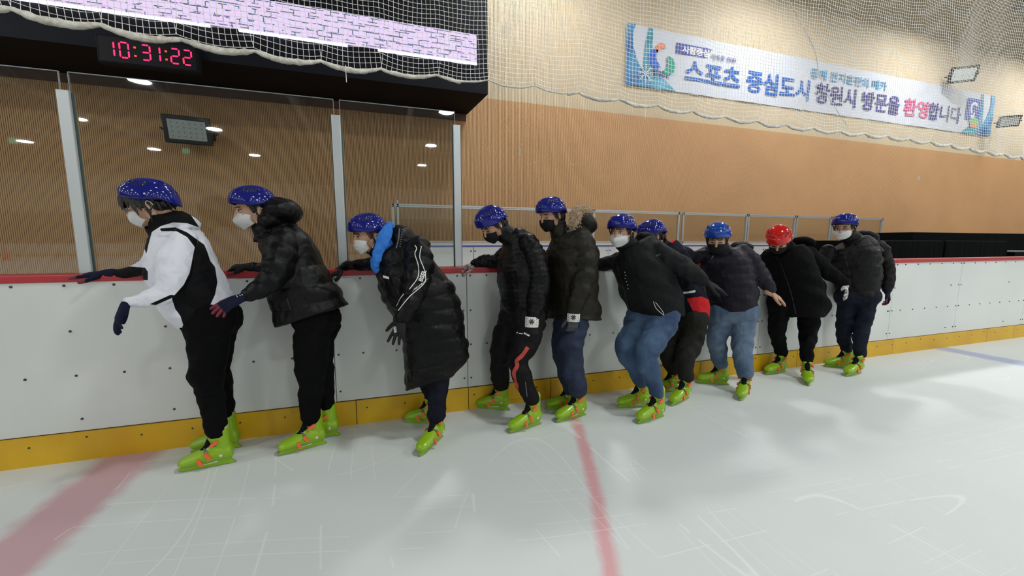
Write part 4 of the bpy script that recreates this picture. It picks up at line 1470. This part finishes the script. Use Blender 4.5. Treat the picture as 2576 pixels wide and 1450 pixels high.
# ---- 2
PEOPLE[2] = person('person in a black hooded puffer jacket, leaning forward behind the white jacket', (780, 1125), dict(
    skates=[dict(toe=(699, 1148.6), heel=(820.5, 1117)), dict(toe=(742, 1112), heel=(855, 1095.5))],
    head=(640, 528, 2.86, 205, 8, 0), htilt=4, neck=(672, 582, 2.87), hairstyle='short', mask=MASKW, mstyle='fold',
    torso=[(652, 600, 735, 560), (650, 625, 778, 590), (662, 662, 808, 645), (672, 705, 832, 690), (680, 748, 852, 722), (688, 786, 866, 745), (698, 822, 877, 765)],
    tY=2.86, yaw=186, k=1.25, puff=(.13, .060), apuff=(.085, .16),
    arms=[dict(pts=[(712, 598, 2.70, 36), (704, 640, 2.64, 42), (698, 685, 2.60, 41), (668, 716, 2.57, 33), (630, 740, 2.54, 25)]),
          dict(pts=[(690, 630, 3.04, 30), (680, 665, 3.13, 20), (660, 672, 3.18, 17), (640, 672, 3.20, 14)])],
    collar=[(650, 600, 2.80, 10), (658, 585, 2.88, 10), (690, 565, 2.98, 14), (725, 560, 2.97, 16), (735, 580, 2.86, 18), (705, 598, 2.76, 15), (670, 606, 2.74, 12), (650, 600, 2.80, 10)],
    lumps=[(712, 530, 2.86, 44, 32, .155, 12), (690, 556, 2.86, 36, 26, .13, 0)],
    jmat=BLACKN,
    legs=[[(788, 815, 2.77, 50), (786, 880, 2.79, 45), (783, 940, 2.81, 38), (778, 1000, 2.85, 31), (774, 1050, 2.87, 23)],
          [(812, 815, 2.93, 45), (806, 880, 2.95, 34), (813, 940, 2.97, 28), (820, 985, 2.99, 22), (826, 1016, 3.00, 18)]],
    tmat=BLACKC,
    hands=[dict(wrist=(612, 748, 2.52), tip=(548, 778, 2.46), up=(-.3, -.75, .6), left=True, mat=NAVYG, tip_mat=BURG, curl=(8, 10, 8), spread=14, thumb=38),
           dict(wrist=(622, 672, 3.20), tip=(572, 672, 3.215), up=(0, -.3, 1), left=False, mat=BLKG, tip_mat=BURG, curl=(38, 45, 30))]))
# ---- 3
PEOPLE[3] = person('person in a long black padded coat with a blue neck scarf', (1090, 1110), dict(
    skates=[dict(toe=(1054, 1152), heel=(1112, 1101)), dict(toe=(1019, 1064), head=158)],
    head=(928, 592, 2.84, 204, 10, 0), htilt=2, neck=(965, 640, 2.86), hairstyle='fringe', hair=(.10, .045, .02), mask=MASKW, mstyle='flat',
    torso=[(948, 650, 1030, 592), (946, 675, 1062, 625), (952, 712, 1104, 668), (966, 755, 1143, 722), (992, 805, 1164, 785), (1014, 860, 1173, 850), (1017, 915, 1175, 893), (1019, 950, 1166, 915), (1023, 982, 1138, 948)],
    tY=2.84, yaw=186, k=1.2, puff=(.105, .060), apuff=(.085, .14), jname='coat',
    arms=[dict(pts=[(1052, 628, 2.66, 36), (1050, 680, 2.60, 38), (1043, 730, 2.56, 34), (1028, 768, 2.52, 28), (1014, 795, 2.50, 22)]),
          dict(pts=[(985, 650, 3.02, 26), (945, 662, 3.13, 18), (905, 666, 3.18, 16), (868, 672, 3.20, 13)])],
    collar=[(948, 655, 2.78, 10), (952, 640, 2.88, 10), (978, 610, 2.96, 14), (1010, 590, 2.95, 16), (1030, 605, 2.84, 18), (1005, 640, 2.74, 16), (965, 662, 2.73, 12), (948, 655, 2.78, 10)],
    lumps=[(1012, 600, 2.84, 38, 30, .14, 35)],
    jmat=BLACKN,
    legs=[[(1098, 850, 2.74, 44), (1100, 920, 2.75, 34), (1104, 970, 2.74, 25), (1101, 1010, 2.72, 24), (1098, 1040, 2.72, 23)],
          [(1082, 850, 2.92, 40), (1076, 920, 2.95, 28), (1072, 965, 2.97, 20), (1073, 990, 2.98, 16)]],
    tmat=mat('trouser_navy', (.004, .0045, .012), .8, bump=(50, .3, .005), spec=.2),
    hands=[dict(wrist=(1012, 803, 2.49), tip=(996, 858, 2.44), up=(-.35, -.9, .1), left=True, mat=BLKG, curl=(4, 8, 6), spread=18, thumb=55),
           dict(wrist=(862, 674, 3.205), tip=(826, 694, 3.19), up=(-.2, -.4, 1), left=False, mat=BLKG, curl=(14, 16, 12))]))
# ---- 4
PEOPLE[4] = person('person in a thin black ribbed down jacket looking down, black mask', (1300, 1060), dict(
    order=(1, 0), skates=[dict(toe=(1197, 1027), heel=(1288, 1034)), dict(toe=(1280, 1092), heel=(1359, 1068))],
    head=(1240, 566, 2.90, 200, 36, 0), htilt=4, neck=(1284, 598, 2.90), hairstyle='fringe', eyes='shut', mask=MASKB, mstyle='cup',
    torso=[(1266, 605, 1305, 572), (1262, 625, 1342, 598), (1255, 655, 1362, 640), (1252, 700, 1374, 694), (1256, 750, 1378, 750), (1262, 785, 1377, 792), (1268, 802, 1374, 806)],
    tY=2.92, yaw=186, k=1.25, puff=(.042, .05), apuff=(.040, .12),
    arms=[dict(pts=[(1330, 612, 2.76, 26), (1348, 655, 2.72, 28), (1355, 705, 2.70, 27), (1350, 755, 2.69, 24), (1340, 796, 2.68, 18)]),
          dict(pts=[(1275, 640, 3.06, 22), (1252, 655, 3.14, 18), (1222, 658, 3.18, 16), (1194, 664, 3.20, 12)])],
    jmat=BLACKN, disp=((.10, .012),),
    legs=[[(1330, 812, 2.78, 42), (1320, 865, 2.76, 34), (1304, 912, 2.74, 26), (1312, 960, 2.72, 24), (1322, 1000, 2.72, 19)],
          [(1292, 812, 2.96, 38), (1266, 870, 2.99, 30), (1257, 915, 3.01, 25), (1262, 962, 3.04, 20)]],
    tmat=mat('track_black', (.0045, .0035, .0045), .7, bump=(40, .3, .005), spec=.2),
    hands=[dict(wrist=(1338, 812, 2.67), tip=(1342, 850, 2.66), up=(-.2, -1, 0), left=True, mat=BLKG, curl=(25, 35, 25)),
           dict(wrist=(1192, 667, 3.205), tip=(1166, 673, 3.20), up=(0, -.2, 1), left=False, mat=mat('knit_pattern', (.12, .05, .05), .9, var=(60, (.65, .55, .52))), curl=(35, 45, 30))]))
# ---- 5
PEOPLE[5] = person('person in an olive puffer parka with a tan fur hood, black mask', (1440, 1045), dict(
    order=(1, 0), skates=[dict(toe=(1373, 1032), head=168), dict(toe=(1398, 1064.5), heel=(1473.5, 1045))],
    head=(1387, 542, 2.90, 200, 14, 0), htilt=2, neck=(1410, 588, 2.90), hairstyle='short', eyes='shut', mask=MASKB, mstyle='flat',
    torso=[(1385, 605, 1462, 570), (1376, 632, 1492, 600), (1368, 668, 1500, 655), (1374, 715, 1500, 715), (1378, 765, 1504, 768), (1380, 800, 1508, 806)],
    tY=2.92, yaw=188, k=1.2, puff=(.14, .065), apuff=(.12, .16), jname='parka',
    arms=[dict(pts=[(1462, 600, 2.76, 28), (1470, 645, 2.72, 31), (1467, 695, 2.70, 31), (1456, 745, 2.69, 26), (1443, 785, 2.68, 18)]),
          dict(pts=[(1400, 640, 3.05, 24), (1382, 672, 3.12, 18), (1368, 684, 3.16, 14)])],
    lumps=[(1466, 562, 2.93, 36, 27, .15, 35), (1440, 588, 2.93, 26, 20, .13)],
    jmat=mat('nylon_olive', (.0150, .0135, .0095), .5, bump=(22, .6, .010), spec=.18),
    legs=[[(1446, 815, 2.80, 34), (1436, 875, 2.80, 31), (1438, 925, 2.80, 28), (1445, 968, 2.80, 23)],
          [(1424, 815, 2.95, 31), (1414, 880, 2.96, 26), (1416, 930, 2.97, 21), (1420, 975, 2.97, 17)]],
    tmat=denim('denim_dark', (.008, .014, .038), (.018, .030, .070)),
    hands=[dict(wrist=(1443, 795, 2.67), tip=(1440, 832, 2.66), up=(-.2, -1, 0), left=True, mat=mat('glove_grey', (.05, .055, .06), .8), curl=(30, 35, 25)),
           dict(wrist=(1362, 686, 3.17), tip=(1340, 690, 3.20), up=(0, -.2, 1), left=False, mat=BLKG, curl=(20, 25, 20))]))
# ---- 6
PEOPLE[6] = person('person crouching in a dark jacket and blue jeans, arm stretched back', (1625, 1050), dict(
    order=(1, 0), skates=[dict(toe=(1552, 1027), head=168), dict(toe=(1602, 1068), heel=(1666, 1049))],
    head=(1563, 584, 2.74, 212, 4, 0), htilt=2, neck=(1594, 632, 2.77), hairstyle='fringe', mask=MASKW, mstyle='fold',
    torso=[(1552, 640, 1638, 596), (1540, 662, 1668, 636), (1547, 692, 1688, 682), (1558, 730, 1704, 724), (1572, 765, 1716, 764), (1586, 792, 1716, 795)],
    tY=2.76, yaw=190, k=1.2,
    arms=[dict(pts=[(1655, 630, 2.60, 27), (1690, 656, 2.54, 28), (1722, 676, 2.50, 27), (1750, 694, 2.46, 23), (1768, 706, 2.44, 17)]),
          dict(pts=[(1575, 650, 2.95, 24), (1545, 658, 3.05, 20), (1518, 665, 3.12, 18), (1492, 670, 3.17, 14)])],
    lumps=[(1626, 604, 2.80, 24, 18, .12, 40)],
    jmat=mat('shell_charcoal', (.0065, .007, .008), .6, bump=(18, .5, .008), spec=.15),
    legs=[[(1668, 805, 2.66, 40), (1648, 850, 2.60, 37), (1624, 895, 2.55, 29), (1635, 940, 2.54, 25), (1643, 985, 2.54, 18)],
          [(1612, 808, 2.82, 36), (1592, 845, 2.80, 33), (1574, 878, 2.78, 27), (1590, 925, 2.78, 21), (1604, 960, 2.77, 16)]],
    tmat=denim('denim_mid', (.020, .045, .105), (.060, .115, .200)),
    hands=[dict(wrist=(1778, 712, 2.42), tip=(1834, 738, 2.36), up=(.3, -.5, .9), left=True, mat=BLKG, curl=(3, 6, 5), spread=9, thumb=45, scale=1.08),
           dict(wrist=(1488, 671, 3.18), tip=(1465, 676, 3.21), up=(0, -.2, 1), left=False, mat=BLKG, curl=(15, 20, 15))]))
# ---- 7
PEOPLE[7] = person('person in a navy jacket with red side panel, half hidden behind the croucher', (1700, 1000), dict(
    order=(1, 0), skates=[dict(toe=(1640, 989), heel=(1706, 985)), dict(toe=(1687, 1023.5), heel=(1728, 1004.5))],
    head=(1640, 594, 2.96, 172, 20, 0), htilt=4, neck=(1668, 628, 2.96), hairstyle='short', eyes='shut', mask=MASKB, mstyle='cup',
    torso=[(1652, 628, 1700, 604), (1655, 655, 1730, 636), (1665, 692, 1746, 676), (1680, 740, 1768, 728), (1694, 782, 1782, 770), (1704, 815, 1779, 815)],
    tY=2.95, yaw=184, k=1.25,
    arms=[dict(pts=[(1712, 640, 2.86, 20), (1724, 690, 2.85, 20), (1738, 728, 2.84, 17), (1742, 752, 2.84, 14)]),
          dict(pts=[(1680, 650, 3.08, 20), (1660, 668, 3.13, 16), (1640, 676, 3.17, 13)])],
    lumps=[(1722, 640, 2.96, 22, 18, .11, 45)],
    jmat=zone_mat('jacket_navy_red', (.0055, .0065, .014), (.55, .018, .022), .65, bump=(25, .4, .006)),
    legs=[[(1746, 815, 2.88, 34), (1738, 860, 2.86, 30), (1726, 900, 2.84, 26), (1727, 938, 2.82, 21)],
          [(1716, 815, 3.0, 30), (1688, 862, 3.02, 24), (1674, 900, 3.02, 21), (1676, 925, 3.02, 18)]],
    tmat=mat('trouser_olive', (.012, .011, .009), .8, bump=(40, .3, .005), spec=.2),
    hands=[dict(wrist=(1742, 756, 2.86), tip=(1738, 786, 2.90), up=(0, -1, 0), left=True, mat=BLKG, curl=(25, 30, 20)),
           dict(wrist=(1636, 678, 3.18), tip=(1618, 680, 3.20), up=(0, -.2, 1), left=False, mat=BLKG, curl=(20, 25, 20))]))
# ---- 8
PEOPLE[8] = person('person in a purple-navy puffer jacket and light jeans with a light blue helmet', (1840, 985), dict(
    order=(1, 0), skates=[dict(toe=(1752.5, 964), heel=(1828, 969.5)), dict(toe=(1862, 1011), head=-146)],
    head=(1804, 600, 2.84, 222, 24, 0), htilt=6, neck=(1826, 640, 2.90), hairstyle='fringe', eyes='shut', mask=MASKB, mstyle='flat', helmet='light',
    torso=[(1784, 645, 1858, 622), (1764, 662, 1884, 648), (1767, 692, 1893, 687), (1775, 728, 1902, 724), (1783, 765, 1905, 762), (1788, 786, 1900, 783)],
    tY=2.93, yaw=200, k=1.15, puff=(.075, .06), apuff=(.075, .11),
    arms=[dict(pts=[(1868, 636, 2.86, 26), (1893, 664, 2.82, 27), (1916, 698, 2.78, 24), (1938, 728, 2.74, 17)]),
          dict(pts=[(1785, 640, 3.02, 24), (1758, 646, 3.06, 20), (1740, 655, 3.11, 17), (1726, 666, 3.15, 13)])],
    lumps=[(1866, 622, 2.97, 20, 13, .12, 20)],
    jmat=mat('nylon_plum', (.0115, .0098, .0165), .5, bump=(22, .6, .010), spec=.18),
    legs=[[(1872, 795, 2.84, 34), (1868, 845, 2.82, 31), (1865, 890, 2.80, 26), (1867, 935, 2.78, 21)],
          [(1814, 795, 2.97, 31), (1805, 845, 2.99, 27), (1803, 885, 3.0, 23), (1806, 910, 3.0, 19)]],
    tmat=denim('denim_light', (.055, .095, .165), (.13, .19, .27)), twrin=.13,
    hands=[dict(wrist=(1942, 740, 2.72), tip=(1984, 764, 2.66), up=(.3, -.55, .8), left=True, mat=SKIN, name='hand', curl=(10, 14, 10), spread=12, fat=1.05, thumb=55),
           dict(wrist=(1722, 670, 3.16), tip=(1705, 676, 3.19), up=(0, -.2, 1), left=False, mat=BLKG, curl=(20, 25, 20))]))
# ---- 9
PEOPLE[9] = person('person bending in a long black coat with a red helmet and patterned gloves', (1990, 955), dict(
    order=(1, 0), skates=[dict(toe=(1925, 944), heel=(1981, 936)), dict(toe=(2034, 973), head=-138)],
    head=(1958, 604, 2.86, 214, 46, 0), htilt=4, neck=(1984, 630, 2.94), hairstyle='fringe', eyes='shut', mask=MASKB, mstyle='flat', helmet='red',
    torso=[(1940, 645, 2022, 614), (1914, 665, 2044, 642), (1920, 700, 2060, 690), (1928, 742, 2076, 735), (1931, 772, 2084, 770), (1934, 796, 2076, 798)],
    tY=2.97, yaw=200, k=1.15, jname='coat',
    arms=[dict(pts=[(2030, 640, 2.90, 26), (2064, 668, 2.86, 25), (2096, 694, 2.80, 22), (2126, 717, 2.74, 16)]),
          dict(pts=[(1938, 645, 3.04, 24), (1920, 660, 3.09, 20), (1902, 672, 3.13, 15)])],
    lumps=[(2022, 610, 3.0, 20, 13, .12, 30)],
    jmat=BLACKC,
    legs=[[(2036, 775, 2.92, 30), (2032, 835, 2.90, 26), (2029, 870, 2.88, 20), (2027, 902, 2.86, 16)],
          [(1962, 775, 3.02, 28), (1955, 830, 3.04, 23), (1958, 860, 3.05, 19), (1963, 880, 3.05, 16)]],
    tmat=BLACKC,
    hands=[dict(wrist=(2127, 722, 2.72), tip=(2134, 762, 2.62), up=(.6, -.75, .4), left=True, mat=mat('glove_pattern', (.014, .014, .014), .9, var=(38, (.72, .72, .70))), curl=(8, 12, 10), spread=14),
           dict(wrist=(1900, 674, 3.14), tip=(1884, 680, 3.18), up=(0, -.2, 1), left=False, mat=BLKG, curl=(20, 25, 20))]))
# ---- 10
PEOPLE[10] = person('person in a black puffer jacket with dark glasses, last in the line', (2115, 935), dict(
    order=(1, 0), skates=[dict(toe=(2071, 923), heel=(2130, 927)), dict(toe=(2126.5, 948.5), heel=(2163.6, 939.6))],
    head=(2124, 572, 2.90, 196, 12, 0), htilt=8, neck=(2150, 606, 2.94), hairstyle='short', mask=MASKW, mstyle='flat', glasses=mat('frame_dark', (.02, .012, .010), .3),
    torso=[(2100, 620, 2186, 592), (2070, 642, 2214, 624), (2084, 680, 2218, 672), (2096, 714, 2216, 710), (2099, 746, 2214, 748)],
    tY=2.97, yaw=195, k=1.15, puff=(.10, .06), apuff=(.085, .12),
    arms=[dict(pts=[(2212, 622, 2.86, 24), (2229, 660, 2.84, 21), (2234, 695, 2.82, 20), (2232, 728, 2.80, 15)]),
          dict(pts=[(2082, 632, 3.05, 22), (2072, 655, 3.08, 19), (2062, 672, 3.13, 14)])],
    lumps=[(2180, 596, 2.98, 22, 14, .12, 35)],
    jmat=mat('nylon_dark', (.0060, .0063, .0062), .5, bump=(22, .6, .010), spec=.18),
    legs=[[(2180, 755, 2.88, 28), (2172, 815, 2.86, 24), (2165, 858, 2.84, 20), (2168, 888, 2.83, 16)],
          [(2130, 755, 3.0, 27), (2124, 815, 3.01, 22), (2121, 855, 3.01, 18), (2124, 875, 3.01, 15)]],
    tmat=mat('trouser_ink', (.004, .006, .014), .8, bump=(40, .3, .005), spec=.2),
    hands=[dict(wrist=(2232, 736, 2.79), tip=(2240, 772, 2.76), up=(.5, -.8, 0), left=True, mat=NAVYG, tip_mat=BURG, curl=(25, 30, 25), thumb=40),
           dict(wrist=(2058, 676, 3.14), tip=(2044, 682, 3.18), up=(0, -.2, 1), left=False, mat=BLKG, curl=(20, 25, 20))]))
# ================================================================ details on the clothes
R_, J_, T_ = (lambda i: PEOPLE[i][0]), (lambda i: PEOPLE[i][1]), (lambda i: PEOPLE[i][2])
add_zone(J_(1), R_(1), [
    [(402, 575), (441, 572), (471, 585), (514, 616), (521, 632), (529, 657), (541, 672), (547, 711), (541, 742), (523, 781), (490, 806), (463, 826), (454, 796), (441, 778), (432, 751), (462, 717), (477, 687), (490, 622), (471, 597), (444, 582), (405, 582)],
    [(377, 500), (450, 500), (471, 528), (502, 573), (471, 562), (435, 560), (405, 569), (382, 584), (374, 614), (368, 640), (355, 600), (365, 550)],
    [(446, 744), (392, 768), (376, 766), (429, 742)],
    [(300, 668), (365, 674), (372, 684), (372, 705), (230, 705), (240, 684), (270, 672)]], both=(1, 3))
add_zone(J_(7), R_(7), [[(1728, 752), (1765, 746), (1790, 758), (1785, 820), (1755, 820), (1747, 790), (1737, 770)], [(1676, 600), (1684, 592), (1700, 604), (1690, 612)]], both=(1,))
drape('reflective_stripe', [J_(7)], [[(1714, 738), (1730, 736), (1749, 733)]], .020, WHITEP, J_(7), R_(7))
# coat of 3
for ln in ([(1044, 618), (1048, 626), (1044, 640), (1052, 667), (1053, 688), (1048, 704), (1030, 728)], [(1060, 620), (1056, 648), (1066, 675), (1070, 693), (1066, 714), (1030, 747), (1002, 782)], [(1016, 740), (1007, 752), (998, 770)]):
    drape('white_piping', [J_(3)], [ln], .005, WHITEP, J_(3), R_(3))
drape('white_piping', [J_(3)], [[(878, 655), (895, 652), (908, 648)]], .004, WHITEP, J_(3), R_(3))
decal('lettering', [J_(3)], text_mesh('TUNK', 1, .03), 1034, 737, (.80, -.60), (.60, .80 * -1), 17, WHITEP, J_(3), R_(3))
decal('lettering', [J_(3)], text_mesh('BSEL', 1, .03), 1062, 710, (.36, -.93), (-.93, -.36), 15, WHITEP, J_(3), R_(3))
drape('name_tag', [J_(3)], [[(964, 696), (979, 700)]], .016, WHITEP, J_(3), R_(3))
GRYS = mat('hood_stripe', (.12, .12, .125), .4)
drape('hood_stripe', [J_(3)], [[(1005, 575), (1003, 600), (997, 625)]], .009, GRYS, J_(3), R_(3))
for k in range(8):
    y = 578 + k * 6
    drape('hood_mark', [J_(3)], [[(1011 - k * .9, y), (1013 - k * .9, y + .5), (1014.5 - k * .9, y + 1)]], .007, GRYS, J_(3), R_(3))
bm = bmesh.new()
limb(bm, [(978, 562, 2.73, 7), (971, 585, 2.715, 16), (960, 612, 2.705, 17), (951, 640, 2.70, 14), (947, 668, 2.70, 8)], flat=.42, wrin=.2, seed=4)
limb(bm, [(982, 566, 2.79, 8), (985, 590, 2.78, 13), (978, 612, 2.77, 14), (968, 628, 2.76, 9)], flat=.6, wrin=.3, seed=9)
limb(bm, [(940, 655, 2.72, 10), (944, 668, 2.72, 12), (947, 684, 2.72, 6)], flat=.5, seed=5)
link('neck_scarf', remesh(bm, .006, 2, disp=((.05, .022),)), mat('scarf_blue', (.015, .16, .58), .7, bump=(30, .4, .005)), R_(3), True, shift=R_(3).location)['label'] = 'bright blue neck scarf'
# track trousers of 4
drape('side_stripe', [T_(4)], [[(1328, 874), (1314, 894), (1300, 908), (1301, 921), (1293, 938), (1297, 960), (1306, 999)]], .030, mat('stripe_coral', (.42, .05, .035), .7), T_(4), R_(4))
drape('reflective_line', [T_(4)], [[(1322, 961), (1324, 980), (1326, 998)]], .006, GRYS, T_(4), R_(4))
drape('white_mark', [T_(4)], [[(1299, 839), (1303, 836)], [(1305, 839), (1315, 840)]], .006, WHITEP, T_(4), R_(4))
drape('white_mark', [T_(4)], [[(1318, 838), (1324, 841)], [(1325, 842), (1332, 845)]], .012, WHITEP, T_(4), R_(4))
# knitted wrist warmers of 4 and 5
def warmer(i, a, b, r0, r1):
    bm = bmesh.new()
    pa, pb = at(*a), at(*b)
    tube(bm, [pa, pa.lerp(pb, .5), pb], [r0 / ppm(pa), r0 / ppm(pa) * 1.02, r1 / ppm(pb)], n=24, dense=9, round_ends=False)
    bmesh.ops.recalc_face_normals(bm, faces=bm.faces)
    o = obj('knit_cuff', bm, mat('knit_white', (.62, .62, .60), .9, bump=(200, .5, .003)), R_(i), True, shift=R_(i).location)
    cx_, cy_ = (a[0] + b[0]) / 2, (a[1] + b[1]) / 2
    bm = bmesh.new()
    for k in range(8):
        t = k * pi / 4 + .39
        for s in (-1, 1):
            p = [(0, 0), (.45 * cos(t + s * .30), .45 * sin(t + s * .30)), (cos(t), sin(t)), (.45 * cos(t), .45 * sin(t))]
            poly(bm, [(x, y, 0) for x, y in (p if s > 0 else p[::-1])])
    for x, y in ((-1.25, .75), (-1.25, -.75), (1.25, .75), (1.25, -.75), (-1.35, 0), (1.35, 0)): poly(bm, [(x - .12, y, 0), (x, y - .12, 0), (x + .12, y, 0), (x, y + .12, 0)])
    me = bpy.data.meshes.new('s'); bm.to_mesh(me); bm.free()
    decal('snowflake_print', [o], me, cx_, cy_, (1, .06), (-.06, 1), 9.5, mat('knit_dark', (.01, .01, .012), .9), o, R_(i), off=.002)
warmer(4, (1338, 797, 2.675), (1337, 823, 2.668), 17.5, 17)
warmer(5, (1443, 789, 2.665), (1442, 809, 2.662), 16, 15.5)
# fur trim of 5
def fur():
    bm = bmesh.new(); rnd = random.Random(3)
    pts = [at(*q) for q in ((1442, 566, 2.76), (1446, 545, 2.79), (1456, 533, 2.84), (1470, 532, 2.92), (1482, 540, 2.97))]
    q = cr(pts, 60)
    for k in range(2600):
        p = V(q[rnd.randrange(60)]) + V((rnd.gauss(0, .016), rnd.gauss(0, .022), rnd.gauss(0, .016)))
        d = (V((rnd.gauss(-.2, .6), rnd.gauss(-.5, .5), rnd.gauss(.45, .6)))).normalized()
        s_ = d.orthogonal().normalized(); t_ = d.cross(s_); L_ = rnd.uniform(.026, .052)
        bend = V((rnd.gauss(0, .006), rnd.gauss(0, .006), -.006))
        a = [p + (s_ * cos(j * 2.094) + t_ * sin(j * 2.094)) * .0024 for j in range(3)]
        b = [p + d * L_ * .55 + (s_ * cos(j * 2.094) + t_ * sin(j * 2.094)) * .0018 for j in range(3)]
        vs_ = [bm.verts.new(x) for x in a + b] + [bm.verts.new(p + d * L_ + bend)]
        for j in range(3):
            bm.faces.new((vs_[j], vs_[(j + 1) % 3], vs_[3 + (j + 1) % 3], vs_[3 + j])); bm.faces.new((vs_[3 + j], vs_[3 + (j + 1) % 3], vs_[6]))
    tube(bm, [V(x) for x in q], .020, n=8)
    me = bpy.data.meshes.new('fur_trim'); bm.to_mesh(me); bm.free()
    o = link('fur_trim', me, mat('fur_tan', (.36, .23, .12), .9, var=(40, (.78, .66, .50))), R_(5), True, shift=R_(5).location)
    o['kind'] = 'stuff'; o['label'] = 'fluffy tan fur trim of the hood'
fur()
# pockets and marks of 6
drape('pocket_piping', [J_(6)], [[(1644, 759), (1647, 768), (1652, 778), (1669, 793)], [(1649, 761), (1662, 777), (1670, 791), (1669, 806)]], .0035, WHITEP, J_(6), R_(6))
for x, y in ((1572, 685), (1574, 693), (1573, 701), (1576, 709), (1579, 717), (1580, 726)): drape('chest_mark', [J_(6)], [[(x - 1, y), (x + 1, y + .5)]], .006, WHITEP, J_(6), R_(6))
drape('sleeve_mark', [J_(6)], [[(1650, 646), (1655, 640), (1657, 645)], [(1658, 638), (1662, 642)]], .005, GRYS, J_(6), R_(6))
drape('sleeve_mark', [J_(9)], [[(2067, 637), (2072, 640)]], .018, GRYS, J_(9), R_(9))
drape('sleeve_mark', [J_(10)], [[(2208, 630), (2214, 628)], [(2218, 624), (2223, 632)]], .010, mat('patch_tan', (.16, .12, .08), .7), J_(10), R_(10))
# zips
ZIP = mat('zip_dark', (.03, .03, .032), .35, .5)
for i, ln in ((5, [(1381, 612), (1378, 650), (1384, 700), (1387, 760)]), (6, [(1550, 650), (1558, 690), (1570, 730), (1582, 775)]), (8, [(1806, 660), (1812, 700), (1820, 740), (1828, 780)]), (10, [(2122, 635), (2135, 680), (2140, 720), (2142, 745)]), (9, [(1962, 660), (1978, 700), (1992, 745), (2002, 790)])):
    drape('zip', [J_(i)], [ln], .007, ZIP, J_(i), R_(i))
drape('pocket_zip', [J_(2)], [[(722, 752), (728, 768), (733, 783)]], .006, ZIP, J_(2), R_(2))

decal('lettering', [ch for ch in R_(9).children if ch.name.startswith('helmet')], text_mesh('ROCES', 1, .02), 1958, 597, (.84, -.54), (.54, .84 * -1), 8, mat('print_black', (.01, .01, .01), .6), [ch for ch in R_(9).children if ch.name.startswith('helmet')][0], R_(9))

gl = [ch for ch in R_(3).children if ch.name.startswith('glove')]
decal('lettering', gl, text_mesh('GSR', 1, .03), 990, 822, (.10, 1.0), (1.0, -.10), 9, WHITEP, gl[0], R_(3), off=.002)
gl = [ch for ch in R_(2).children if ch.name.startswith('glove')]
for ln in ([(597, 740), (606, 745)], [(600, 737), (611, 743)], [(594, 743), (598, 748)]):
    drape('glove_print', gl, [ln], .0025, WHITEP, gl[0], R_(2))
bpy.context.view_layer.update()
